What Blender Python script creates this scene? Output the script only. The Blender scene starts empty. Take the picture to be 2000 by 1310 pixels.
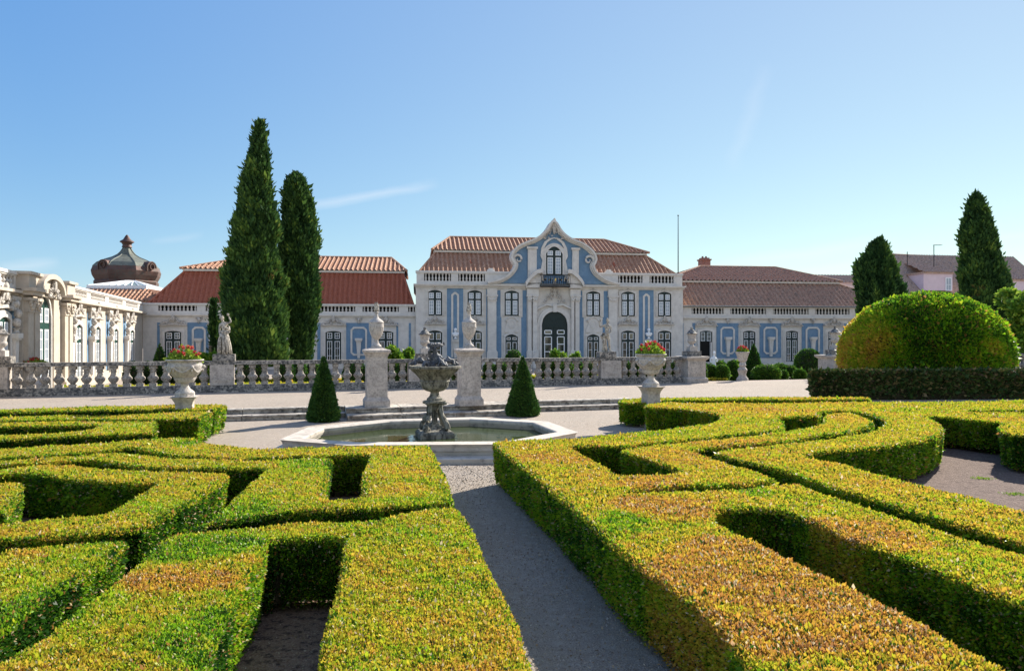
import bpy, bmesh, math, random
import numpy as np
from mathutils import Vector, Matrix
from mathutils.geometry import tessellate_polygon
R = math.radians
PI = math.pi
rng = np.random.default_rng(7)
random.seed(7)
S = bpy.context.scene
COL = S.collection

# ------------------------------------------------------------------ camera, sky, sun
CAMZ = 2.6; FPX = 1400.0; CX = 1000.0; CY = 655.0
cam = bpy.data.cameras.new('camera'); camo = bpy.data.objects.new('camera', cam); COL.objects.link(camo)
camo.location = (0, 0, CAMZ); camo.rotation_euler = (R(90), 0, 0)
cam.sensor_width = 36; cam.lens = 36 * FPX / 2000; cam.clip_end = 3000; cam.clip_start = 0.05
S.camera = camo
SUN_AZ = R(50)      # from +X towards +Y
SUN_EL = R(32.5)
sl = bpy.data.lights.new('sun', 'SUN'); sl.energy = 4.95; sl.angle = R(0.5); sl.color = (1.0, 0.93, 0.82)
so = bpy.data.objects.new('sun', sl); COL.objects.link(so)
sd = Vector((math.cos(SUN_AZ) * math.cos(SUN_EL), math.sin(SUN_AZ) * math.cos(SUN_EL), math.sin(SUN_EL)))
so.rotation_euler = (-sd).to_track_quat('-Z', 'Y').to_euler(); so.location = (0, 0, 30)
W = bpy.data.worlds.new('World'); S.world = W; W.use_nodes = True
wt = W.node_tree; wt.nodes.clear()
wo = wt.nodes.new('ShaderNodeOutputWorld'); wb = wt.nodes.new('ShaderNodeBackground'); sk = wt.nodes.new('ShaderNodeTexSky')
sk.sky_type = 'NISHITA'; sk.sun_disc = False; sk.sun_elevation = SUN_EL; sk.sun_rotation = R(90) - SUN_AZ
sk.air_density = 1.0; sk.dust_density = 0.0; sk.ozone_density = 1.4; sk.altitude = 0
wb.inputs[1].default_value = 0.10
wt.links.new(wb.outputs[0], wo.inputs[0])

def wmath(op, a, b=None, c=None, clamp=False):
    n = wt.nodes.new('ShaderNodeMath'); n.operation = op; n.use_clamp = clamp
    for i, v in enumerate((a, b, c)):
        if v is None: continue
        if isinstance(v, (int, float)): n.inputs[i].default_value = v
        else: wt.links.new(v, n.inputs[i])
    return n.outputs[0]
def pixdir(px, py): return Vector(((px - CX) / FPX, 1.0, (CY - py) / FPX)).normalized()
geo = wt.nodes.new('ShaderNodeTexCoord')
def wdot(v):
    n = wt.nodes.new('ShaderNodeVectorMath'); n.operation = 'DOT_PRODUCT'
    wt.links.new(geo.outputs['Generated'], n.inputs[0]); n.inputs[1].default_value = v; return n.outputs['Value']
wn = wt.nodes.new('ShaderNodeTexNoise'); wn.inputs['Scale'].default_value = 14; wn.inputs['Detail'].default_value = 6
mp = wt.nodes.new('ShaderNodeMapping'); mp.inputs['Scale'].default_value = (1, 1, 3.5)
wt.links.new(geo.outputs['Generated'], mp.inputs[0]); wt.links.new(mp.outputs[0], wn.inputs[0])
def streak(a, b, width, amp):      # thin high cloud streak along a great circle
    a = pixdir(*a); b = pixdir(*b); n = a.cross(b).normalized(); m = ((a + b) / 2).normalized(); t = n.cross(m).normalized()
    half = abs(t.dot(b))
    off = wmath('ABSOLUTE', wmath('ADD', wdot(n), wmath('MULTIPLY', wmath('SUBTRACT', wn.outputs[0], 0.5), width * 1.2)))
    across = wmath('SUBTRACT', 1.0, wmath('DIVIDE', off, width), clamp=True)
    along = wmath('SUBTRACT', 1.0, wmath('POWER', wmath('DIVIDE', wmath('ABSOLUTE', wdot(t)), half), 3.0), clamp=True)
    return wmath('MULTIPLY', wmath('MULTIPLY', wmath('SMOOTH_MIN', across, 1.0, 0.2), along), amp)
acc = None
for st in [((560, 412), (860, 358), .009, .30), ((1425, 340), (1500, 120), .014, .10), ((1400, 520), (1760, 468), .012, .28),
           ((1560, 532), (1760, 500), .006, .2), ((-20, 525), (120, 512), .009, .25), ((290, 472), (400, 458), .006, .12), ((1900, 470), (2060, 455), .008, .2), ((1340, 524), (1420, 518), .005, .2)]:
    s = streak(*st); acc = s if acc is None else wmath('ADD', acc, s)
wm = wt.nodes.new('ShaderNodeMixRGB'); wt.links.new(acc, wm.inputs[0])
def wvec(op, a, b):
    n = wt.nodes.new('ShaderNodeVectorMath'); n.operation = op
    for i, v in enumerate((a, b)):
        if isinstance(v, tuple): n.inputs[i].default_value = v
        else: wt.links.new(v, n.inputs[i])
    return n.outputs[0]
side = wmath('ADD', wmath('MULTIPLY', wdot((1, 0, 0)), .85), .45, clamp=True)      # thin bright haze towards the sun's side
K_ = 4.83
sn = wt.nodes.new('ShaderNodeCombineXYZ')
for i, v in enumerate((.24, .16, .03)): wt.links.new(wmath('MULTIPLY', side, v * K_), sn.inputs[i])
skyc = wvec('ADD', wvec('ADD', wvec('MULTIPLY', sk.outputs[0], (.41, .41, .22)), (.035 * K_, .165 * K_, .57 * K_)), sn.outputs[0])
back = wmath('MULTIPLY', wdot((0, -1, 0)), .9, clamp=True)       # fill glow added to the unseen sky behind the camera, lifts the shadows
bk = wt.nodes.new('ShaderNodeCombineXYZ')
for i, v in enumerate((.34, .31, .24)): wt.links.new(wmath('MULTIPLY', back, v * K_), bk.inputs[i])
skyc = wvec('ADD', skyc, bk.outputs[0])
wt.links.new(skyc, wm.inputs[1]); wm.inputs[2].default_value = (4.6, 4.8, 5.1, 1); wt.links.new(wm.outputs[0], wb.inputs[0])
S.render.engine = 'CYCLES'
S.view_settings.view_transform = 'Standard'; S.view_settings.look = 'None'; S.view_settings.exposure = 1.08; S.view_settings.gamma = 1
S.cycles.max_bounces = 6; S.cycles.transparent_max_bounces = 6

# ------------------------------------------------------------------ helpers
def T(px, py, z):       # the point at height z seen along a direction of the survey photograph
    d = (CAMZ - z) * FPX / (py - CY); return ((px - CX) / FPX * d, d)
def at(px, Y): return ((px - CX) / FPX * Y)
def zat(py, Y): return CAMZ - (py - CY) / FPX * Y

def nodes(m): m.use_nodes = True; return m.node_tree
def mk(name, base, rough=0.8, spots=None, sscale=6, smin=.5, smax=.65, bump=0.0, bscale=30, vary=.12, vscale=1.5, metallic=0, stretch=None, fine=None, spec=.3):
    m = bpy.data.materials.new(name); t = nodes(m); b = t.nodes['Principled BSDF']
    b.inputs['Roughness'].default_value = rough; b.inputs['Metallic'].default_value = metallic
    b.inputs['Specular IOR Level'].default_value = spec
    g = t.nodes.new('ShaderNodeNewGeometry')
    src = g.outputs['Position']
    if stretch:
        mp = t.nodes.new('ShaderNodeMapping'); mp.inputs['Scale'].default_value = stretch; t.links.new(src, mp.inputs[0]); ssrc = mp.outputs[0]
    else: ssrc = src
    def noise(sc, det, s=src):
        n = t.nodes.new('ShaderNodeTexNoise'); n.inputs['Scale'].default_value = sc; n.inputs['Detail'].default_value = det; n.inputs['Roughness'].default_value = .62
        t.links.new(s, n.inputs['Vector']); return n.outputs['Fac']
    def mix(f, a, bb):
        n = t.nodes.new('ShaderNodeMixRGB'); t.links.new(f, n.inputs[0])
        for i, v in ((1, a), (2, bb)):
            if isinstance(v, tuple): n.inputs[i].default_value = (*v, 1)
            else: t.links.new(v, n.inputs[i])
        return n.outputs[0]
    def ramp(f, a, bb):
        n = t.nodes.new('ShaderNodeMapRange'); t.links.new(f, n.inputs[0]); n.inputs[1].default_value = a; n.inputs[2].default_value = bb; return n.outputs[0]
    lo = tuple(c * (1 - vary) for c in base); hi = tuple(min(1, c * (1 + vary)) for c in base)
    c = mix(ramp(noise(vscale, 5), .3, .7), lo, hi)
    if fine: c = mix(ramp(noise(fine[1], 3), .42, .62), c, fine[0])
    if spots:
        for sp, sc in zip(spots, (sscale, sscale * 3.1, sscale * .4)):
            c = mix(ramp(noise(sc, 7, ssrc), smin, smax), c, sp)
    t.links.new(c, b.inputs['Base Color'])
    if bump:
        bn = t.nodes.new('ShaderNodeBump'); bn.inputs['Strength'].default_value = bump; bn.inputs['Distance'].default_value = .03
        t.links.new(noise(bscale, 8), bn.inputs['Height']); t.links.new(bn.outputs[0], b.inputs['Normal'])
    return m
def mk_leaf(name, stops, rough=.5, transl=.35, spec=.35):
    m = bpy.data.materials.new(name); t = nodes(m); b = t.nodes['Principled BSDF']; out = t.nodes['Material Output']
    a = t.nodes.new('ShaderNodeAttribute'); a.attribute_name = 'tint'
    r = t.nodes.new('ShaderNodeValToRGB'); el = r.color_ramp.elements
    while len(el) > 1: el.remove(el[-1])
    el[0].position = stops[0][0]; el[0].color = (*stops[0][1], 1)
    for p, c in stops[1:]:
        e = el.new(p); e.color = (*c, 1)
    t.links.new(a.outputs['Fac'], r.inputs[0]); t.links.new(r.outputs[0], b.inputs['Base Color'])
    b.inputs['Roughness'].default_value = rough; b.inputs['Specular IOR Level'].default_value = spec
    tr = t.nodes.new('ShaderNodeBsdfTranslucent'); t.links.new(r.outputs[0], tr.inputs[0])
    mx = t.nodes.new('ShaderNodeMixShader'); mx.inputs[0].default_value = transl
    t.links.new(b.outputs[0], mx.inputs[1]); t.links.new(tr.outputs[0], mx.inputs[2]); t.links.new(mx.outputs[0], out.inputs[0])
    return m

M = {}
M['stone'] = mk('weathered_limestone', (.50, .44, .385), spots=[(.22, .195, .175), (.13, .12, .115)], sscale=5, smin=.47, smax=.85, bump=.5, bscale=22, vary=.16)
M['stone_dark'] = mk('lichened_limestone', (.40, .36, .31), spots=[(.13, .125, .12), (.06, .06, .06)], sscale=4, smin=.44, smax=.60, bump=.6, bscale=18, vary=.2)
M['baluster'] = mk('stained_baluster_stone', (.44, .39, .335), spots=[(.17, .155, .145), (.09, .085, .08)], sscale=7, smin=.45, smax=.68, bump=.5, bscale=22, vary=.2)
M['marble'] = mk('white_marble_weathered', (.52, .47, .42), spots=[(.25, .235, .23), (.12, .11, .11)], sscale=6, smin=.47, smax=.8, bump=.3, bscale=30)
M['statue'] = mk('statue_marble', (.58, .52, .43), spots=[(.14, .13, .12), (.09, .085, .08)], sscale=6, smin=.46, smax=.66, bump=.5, bscale=40)
M['facade'] = mk('facade_limestone', (.63, .595, .55), spots=[(.55, .515, .475), (.45, .42, .385)], sscale=.9, smin=.45, smax=.9, bump=.15, bscale=12, vary=.07)
M['facade_sun'] = mk('cream_limestone', (.50, .435, .355), spots=[(.42, .36, .29), (.36, .30, .24)], sscale=1.1, smin=.45, smax=.85, bump=.15, bscale=12, vary=.07)
M['relief'] = mk('carved_limestone', (.54, .50, .45), spots=[(.36, .33, .29), (.3, .27, .24)], sscale=5, smin=.48, smax=.62, bump=.5, bscale=18)
M['blue'] = mk('blue_limewash', (.14, .235, .345), rough=.95, spots=[(.20, .30, .40), (.125, .21, .315)], sscale=1.2, smin=.46, smax=.7, vary=.08, bump=.1)
M['pink'] = mk('pink_limewash', (.62, .50, .54), rough=.95, vary=.06)
M['tile'] = mk('terracotta_tile', (.42, .205, .12), rough=.85, spots=[(.60, .41, .29), (.23, .13, .085)], sscale=5, smin=.46, smax=.68, vary=.2, vscale=6)
M['tile_red'] = mk('deep_red_tile', (.37, .12, .065), rough=.8, spots=[(.42, .15, .10), (.20, .055, .04)], sscale=4, smin=.46, smax=.7, vary=.22, vscale=7)
M['tile_brown'] = mk('brown_tile', (.42, .225, .15), rough=.9, spots=[(.18, .11, .08), (.52, .39, .29)], sscale=3.5, smin=.48, smax=.66, vary=.25, vscale=6)
M['tile_old'] = mk('old_grey_tile', (.42, .27, .19), rough=.9, spots=[(.20, .15, .13), (.52, .42, .36)], sscale=3, smin=.48, smax=.62, vary=.25, vscale=6)
M['brick'] = mk('old_brick', (.21, .105, .09), rough=.9, spots=[(.14, .07, .06), (.40, .24, .2)], sscale=6, smin=.45, smax=.7)
M['green'] = mk('dark_green_paint', (.007, .021, .022), rough=.4, vary=.1)
M['green2'] = mk('bottle_green_paint', (.012, .05, .038), rough=.4, vary=.1)
M['white'] = mk('white_paint', (.78, .79, .80), rough=.5, vary=.04)
M['curtain'] = mk('curtained_glass', (.30, .35, .41), rough=.12, vary=.2, vscale=2, spec=.6)
M['glass'] = mk('dark_glass', (.022, .026, .024), rough=.05, spots=[(.10, .11, .08), (.05, .06, .05)], sscale=1.2, smin=.5, smax=.6, spec=.8)
M['dark'] = mk('painted_shade', (.01, .009, .008), rough=.9)  # near-black, shade put into the colour: doorway and parapet openings
M['iron'] = mk('black_iron', (.012, .012, .013), rough=.45, metallic=.4)
M['gold'] = mk('gilding', (.55, .38, .12), rough=.35, metallic=.8)
M['lead'] = mk('weathered_lead', (.085, .09, .10), rough=.55, spots=[(.20, .20, .21), (.04, .04, .045)], sscale=9, smin=.48, smax=.62, metallic=.3, bump=.6, bscale=40)
M['copper_brown'] = mk('brown_copper', (.095, .05, .04), rough=.6, spots=[(.14, .075, .06), (.08, .07, .06)], sscale=1.5, smin=.45, smax=.65, metallic=.3)
M['copper_green'] = mk('green_grey_copper', (.14, .15, .125), rough=.65, spots=[(.10, .10, .085), (.18, .2, .165)], sscale=1.5, metallic=.25)
M['fstone'] = mk('mossy_fountain_stone', (.27, .25, .20), spots=[(.11, .105, .08), (.06, .055, .045)], sscale=5, smin=.46, smax=.62, bump=.7, bscale=28, stretch=(1, 1, .35))
M['coping'] = mk('pale_coping', (.52, .46, .39), spots=[(.36, .32, .27), (.22, .2, .18)], sscale=1.8, smin=.52, smax=.72, bump=.25, bscale=30, vary=.1)
M['stepstone'] = mk('step_stone', (.50, .45, .38), spots=[(.24, .2, .165), (.12, .11, .10)], sscale=2.2, smin=.47, smax=.64, bump=.4, bscale=25)
M['gravel'] = mk('gravel', (.48, .39, .30), rough=.95, fine=((.20, .17, .15), 70), spots=[(.31, .265, .22), (.47, .41, .345), (.35, .30, .245)], sscale=3, smin=.48, smax=.75, bump=1, bscale=55, vary=.12, vscale=.6)
M['soil'] = mk('bare_soil', (.115, .078, .062), rough=1, fine=((.19, .135, .108), 38), spots=[(.085, .055, .045), (.22, .16, .13)], sscale=5, smin=.5, smax=.66, bump=1, bscale=30, vary=.2)
M['mulch'] = mk('mulch', (.23, .13, .08), rough=1, fine=((.42, .31, .22), 55), spots=[(.07, .045, .035), (.30, .2, .14)], sscale=9, smin=.48, smax=.6, bump=1, bscale=50, vary=.2)
M['bark'] = mk('bark', (.16, .12, .085), rough=.95, spots=[(.08, .06, .045)], sscale=8, bump=.8, bscale=30)
M['core'] = mk('hedge_twigs', (.045, .042, .016), rough=1, spots=[(.08, .055, .028), (.018, .022, .008)], sscale=14, smin=.45, smax=.6, bump=1, bscale=40)
M['core_dark'] = mk('cypress_twigs', (.022, .032, .012), rough=1, spots=[(.045, .035, .018)], sscale=6, bump=1)
M['hedge'] = mk_leaf('box_leaves', [(0, (.015, .06, .006)), (.18, (.035, .115, .010)), (.34, (.22, .44, .014)), (.52, (.44, .45, .026)), (.68, (.62, .45, .045)), (.82, (.57, .29, .05)), (.92, (.36, .17, .06)), (1, (.70, .58, .36))], transl=.45, rough=.45, spec=.25)
M['cyp'] = mk_leaf('cypress_sprays', [(0, (.014, .042, .014)), (.35, (.046, .105, .028)), (.60, (.088, .17, .032)), (.88, (.20, .28, .045)), (1, (.17, .11, .045))], transl=.2, rough=.7, spec=.15)
M['yew'] = mk_leaf('yew_needles', [(0, (.018, .055, .014)), (.4, (.045, .12, .02)), (.75, (.09, .19, .025)), (1, (.18, .27, .04))], transl=.15, rough=.6)
M['thin'] = mk_leaf('thin_hedge_leaves', [(0, (.024, .05, .014)), (.35, (.06, .11, .022)), (.65, (.14, .14, .04)), (.85, (.23, .16, .07)), (1, (.10, .07, .04))], transl=.12, rough=.6, spec=.2)
M['shrub'] = mk_leaf('shrub_leaves', [(0, (.02, .07, .01)), (.4, (.05, .14, .014)), (.8, (.16, .29, .025)), (1, (.34, .44, .05))], transl=.35)
M['flower'] = mk_leaf('red_petals', [(0, (.45, .01, .03)), (.45, (.62, .03, .05)), (.75, (.72, .16, .14)), (1, (.80, .38, .16))], transl=.3)
M['pebble'] = mk_leaf('loose_pebbles', [(0, (.20, .17, .15)), (.5, (.34, .29, .24)), (1, (.50, .44, .37))], transl=0, rough=.9)
M['litter'] = mk_leaf('dry_leaves', [(0, (.16, .09, .05)), (.5, (.42, .30, .18)), (1, (.62, .52, .38))], transl=.1)

def newmesh(name, bm, mat, parent=None, smooth=False, loc=None):
    me = bpy.data.meshes.new(name); bm.normal_update(); bm.to_mesh(me); bm.free()
    if isinstance(mat, (list, tuple)):
        for x in mat: me.materials.append(x)
    else: me.materials.append(mat)
    if smooth:
        me.polygons.foreach_set('use_smooth', [True] * len(me.polygons))
        me.set_sharp_from_angle(angle=R(40))
    o = bpy.data.objects.new(name, me); COL.objects.link(o)
    if parent: o.parent = parent
    if loc: o.location = loc
    return o
def tag(o, label=None, cat=None, group=None, kind=None):
    if label: o['label'] = label
    if cat: o['category'] = cat
    if group: o['group'] = group
    if kind: o['kind'] = kind
    return o
def empty(name, loc, rz=0, label=None, cat=None, group=None):
    o = bpy.data.objects.new(name, None); COL.objects.link(o); o.location = loc; o.rotation_euler = (0, 0, rz); o.empty_display_size = .2
    return tag(o, label, cat, group)
def copy_tree(o, parent=None):
    c = o.copy(); COL.objects.link(c); c.parent = parent
    for ch in list(o.children): copy_tree(ch, c)
    return c
def B(): return bmesh.new()
def box(bm, x0, x1, y0, y1, z0, z1, taper=0, mat=0):
    v = []
    for z, t in ((z0, 0), (z1, taper)):
        for x, y in ((x0 + t, y0 + t), (x1 - t, y0 + t), (x1 - t, y1 - t), (x0 + t, y1 - t)): v.append(bm.verts.new((x, y, z)))
    for f in ((3, 2, 1, 0), (4, 5, 6, 7), (0, 1, 5, 4), (1, 2, 6, 5), (2, 3, 7, 6), (3, 0, 4, 7)):
        bm.faces.new([v[i] for i in f]).material_index = mat
def lathe(bm, prof, seg=20, c=(0, 0), flute=0, fn=12, frange=None, sq=False, rot=0, mat=0):
    rings = []
    for r, z in prof:
        if sq:
            rr = r * math.sqrt(2)
            rings.append([bm.verts.new((c[0] + rr * math.cos(PI / 4 + k * PI / 2 + rot), c[1] + rr * math.sin(PI / 4 + k * PI / 2 + rot), z)) for k in range(4)])
        else:
            rr = [r * (1 + (flute * math.cos(fn * 2 * PI * k / seg) if flute and (not frange or frange[0] <= z <= frange[1]) else 0)) for k in range(seg)]
            rings.append([bm.verts.new((c[0] + rr[k] * math.cos(2 * PI * k / seg + rot), c[1] + rr[k] * math.sin(2 * PI * k / seg + rot), z)) for k in range(seg)])
    for a, b in zip(rings, rings[1:]):
        n = len(a)
        for k in range(n): bm.faces.new((a[k], a[(k + 1) % n], b[(k + 1) % n], b[k])).material_index = mat
    bm.faces.new(rings[0][::-1]).material_index = mat; bm.faces.new(rings[-1]).material_index = mat
def prism(bm, pts, y0, y1, mat=0):        # polygon in x,z pushed through y
    a = [bm.verts.new((x, y0, z)) for x, z in pts]; b = [bm.verts.new((x, y1, z)) for x, z in pts]; n = len(pts)
    for k in range(n): bm.faces.new((a[k], b[k], b[(k + 1) % n], a[(k + 1) % n])).material_index = mat
    for tri in tessellate_polygon([[Vector((x, z, 0)) for x, z in pts]]):
        bm.faces.new([a[i] for i in tri]).material_index = mat; bm.faces.new([b[i] for i in tri]).material_index = mat
    bmesh.ops.recalc_face_normals(bm, faces=list({f for v in a + b for f in v.link_faces}))
def band(bm, outer, inner, y0, y1, closed=False, mat=0):       # strip between two outlines in x,z
    n = len(outer); fs = []
    O0 = [bm.verts.new((x, y0, z)) for x, z in outer]; I0 = [bm.verts.new((x, y0, z)) for x, z in inner]
    O1 = [bm.verts.new((x, y1, z)) for x, z in outer]; I1 = [bm.verts.new((x, y1, z)) for x, z in inner]
    for k in range(n if closed else n - 1):
        j = (k + 1) % n
        for q in ((O0[k], O0[j], I0[j], I0[k]), (O1[k], I1[k], I1[j], O1[j]), (O0[k], O1[k], O1[j], O0[j]), (I0[k], I0[j], I1[j], I1[k])): fs.append(bm.faces.new(q))
    if not closed:
        for k in (0, n - 1): fs.append(bm.faces.new((O0[k], I0[k], I1[k], O1[k])))
    for f in fs: f.material_index = mat
    bmesh.ops.recalc_face_normals(bm, faces=fs)
def ball(bm, c, r, sub=2, mat=0):
    r = r if isinstance(r, (tuple, list)) else (r, r, r)
    ret = bmesh.ops.create_icosphere(bm, subdivisions=sub, radius=1, matrix=Matrix.Translation(c) @ Matrix.Diagonal((*r, 1)))
    for v in ret['verts']:
        for f in v.link_faces: f.material_index = mat
def tube(bm, pts, rad, seg=8, mat=0):
    pts = [Vector(p) for p in pts]; rad = rad if isinstance(rad, (list, tuple)) else [rad] * len(pts); rings = []
    for i, p in enumerate(pts):
        d = (pts[min(i + 1, len(pts) - 1)] - pts[max(i - 1, 0)]).normalized()
        a = d.cross(Vector((0, 0, 1)) if abs(d.z) < .9 else Vector((1, 0, 0))).normalized(); b = d.cross(a)
        rings.append([bm.verts.new(p + (a * math.cos(2 * PI * k / seg) + b * math.sin(2 * PI * k / seg)) * rad[i]) for k in range(seg)])
    for a, b in zip(rings, rings[1:]):
        for k in range(seg): bm.faces.new((a[k], a[(k + 1) % seg], b[(k + 1) % seg], b[k])).material_index = mat
    bm.faces.new(rings[0][::-1]).material_index = mat; bm.faces.new(rings[-1]).material_index = mat
def snoise(P, scale, seed, oct=3):
    r = np.random.default_rng(seed); out = np.zeros(len(P)); amp = 1; tot = 0
    for o in range(oct):
        for k in range(4):
            d = r.normal(size=3); d /= np.linalg.norm(d); ph = r.uniform(0, 6.28)
            out += amp * np.sin((P @ d) * scale * (2 ** o) * r.uniform(.7, 1.3) + ph); tot += amp * .7
        amp *= .55
    return out / tot

def leaves_np(P, N, L, tint, wid=.3, spread=.8, up=0.25):
    """one diamond-shaped leaf per point: arrays of vertices (n*4) and tint (n)"""
    n = len(P); L = np.broadcast_to(L, n)
    rd = rng.normal(size=(n, 3)); d = N + rd * spread * .6; d[:, 2] += up; d /= np.linalg.norm(d, axis=1)[:, None]
    s = np.cross(d, rng.normal(size=(n, 3))); s /= np.linalg.norm(s, axis=1)[:, None]
    l = L * rng.uniform(.65, 1.35, n); l[rng.random(n) < .02] *= 1.7; l = l[:, None]; w = l * wid
    V = np.empty((n, 4, 3)); V[:, 0] = P; V[:, 1] = P + d * l * .5 + s * w; V[:, 2] = P + d * l; V[:, 3] = P + d * l * .5 - s * w
    return V.reshape(-1, 3), tint
def leaf_object(name, V, tint, mat, parent=None, base=None):
    """mesh of leaves, plus an optional body mesh (verts, faces, mat) in the same object"""
    nq = len(tint); bv, bf = (base[0], base[1]) if base else (np.zeros((0, 3)), [])
    me = bpy.data.meshes.new(name); nb = len(bv)
    me.vertices.add(nb + nq * 4); co = np.concatenate([np.asarray(bv).reshape(-1, 3), V]) if nb else V
    me.vertices.foreach_set('co', co.astype(np.float32).ravel())
    bl = np.array([len(f) for f in bf], int) if bf else np.zeros(0, int)
    bi = np.array([i for f in bf for i in f], int) if bf else np.zeros(0, int)
    me.loops.add(len(bi) + nq * 4); me.loops.foreach_set('vertex_index', np.concatenate([bi, np.arange(nq * 4) + nb]).astype(np.int32))
    tot = np.concatenate([bl, np.full(nq, 4, int)]); me.polygons.add(len(tot))
    me.polygons.foreach_set('loop_start', np.concatenate([[0], np.cumsum(tot)[:-1]]).astype(np.int32))
    me.polygons.foreach_set('material_index', np.concatenate([np.ones(len(bl), int), np.zeros(nq, int)]).astype(np.int32))
    a = me.attributes.new('tint', 'FLOAT', 'FACE'); a.data.foreach_set('value', np.concatenate([np.zeros(len(bl)), tint]).astype(np.float32))
    me.update(calc_edges=True); me.validate()
    me.materials.append(mat)
    if base: me.materials.append(base[2])
    o = bpy.data.objects.new(name, me); COL.objects.link(o)
    if parent: o.parent = parent
    return o

# ------------------------------------------------------------------ ground
GA = R(16.2); GE = Vector((math.cos(GA), math.sin(GA))); GN = Vector((-math.sin(GA), math.cos(GA)))
def gv(u, v): return (GE.x * u + GN.x * v, GE.y * u + GN.y * v)
def guv(x, y): return (GE.x * x + GE.y * y, GN.x * x + GN.y * y)
TZ = .32; FZ = -.19
def sheet(name, polys, mat, kind='structure'):
    bm = B()
    for p in polys: bm.faces.new([bm.verts.new(q) for q in p])
    bmesh.ops.remove_doubles(bm, verts=bm.verts, dist=1e-4); bmesh.ops.recalc_face_normals(bm, faces=bm.faces)
    for f in bm.faces:
        if f.normal.z < 0: f.normal_flip()
    return tag(newmesh(name, bm, mat), kind=kind)
def G3(u, v, z): return (*gv(u, v), z)
US, VS = guv(1.0 + 5.5, 24.6)[0], 24.0
UM = US
sheet('ground', [[G3(-900, -700, 0), G3(900, -700, 0), G3(900, 19.2, 0), G3(UM, 19.2, 0), G3(-900, 19.2, 0)], [G3(-900, 19.2, 0), G3(UM, 19.2, 0), G3(UM, 24, 0), G3(-900, 24, 0)]], M['gravel'])
sheet('terrace', [[G3(-900, 24, TZ), G3(UM, 24, TZ), G3(UM, 31.6, TZ), G3(-900, 31.6, TZ)], [G3(UM, 19.2, TZ), G3(900, 19.2, TZ), G3(900, 31.6, TZ), G3(UM, 31.6, TZ), G3(UM, 24, TZ)],
                  [G3(-900, 24, 0), G3(UM, 24, 0), G3(UM, 24, TZ), G3(-900, 24, TZ)], [G3(UM, 19.2, 0), G3(900, 19.2, 0), G3(900, 19.2, TZ), G3(UM, 19.2, TZ)], [G3(UM, 24, 0), G3(UM, 19.2, 0), G3(UM, 19.2, TZ), G3(UM, 24, TZ)],
                  [G3(-900, 31.6, TZ), G3(900, 31.6, TZ), G3(900, 38, FZ), G3(-900, 38, FZ)], [G3(-900, 38, FZ), G3(900, 38, FZ), G3(900, 900, FZ), G3(-900, 900, FZ)]], M['gravel'])

# steps between the court and the terrace
def garden_empty(name, u, v, z, label=None, cat=None, group=None):
    x, y = gv(u, v); return empty(name, (x, y, z), GA, label, cat, group)
st = garden_empty('garden_steps', 0, 0, 0, 'two long weathered stone steps between the gravel court and the terrace, behind the fountain', 'steps')
uL = guv(-30, 15)[0]
ua, ub = guv(*T(678, 822, 0))[0], guv(*T(1000, 806, 0))[0]
for nm, z0, z1, v0, v1, vc0 in (('lower_step', 0, .16, 23.25, 23.9, 22.35), ('upper_step', .16, TZ, 23.7, 24.02, 22.95)):
    bm = B()
    segs = [(uL, ua), (ub, UM)]
    for a, b in segs:
        x = a
        while x < b - .1:
            e = min(x + 1.9, b); box(bm, x + .006, e - .006, v0 + .02, 24.01, z0, z1 - .05); box(bm, x + .004, e - .004, v0 - .03, 24.02, z1 - .05, z1 + .004); x = e
    x = ua
    while x < ub - .1:
        e = min(x + 1.7, ub); box(bm, x + .006, e - .006, vc0 + .02, 24.01, z0, z1 - .05); box(bm, x + .004, e - .004, vc0 - .03, 24.02, z1 - .05, z1 + .004); x = e
    bmesh.ops.bevel(bm, geom=bm.edges[:], offset=.012, segments=1, affect='EDGES')
    newmesh(nm, bm, M['stepstone'], st)

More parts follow.
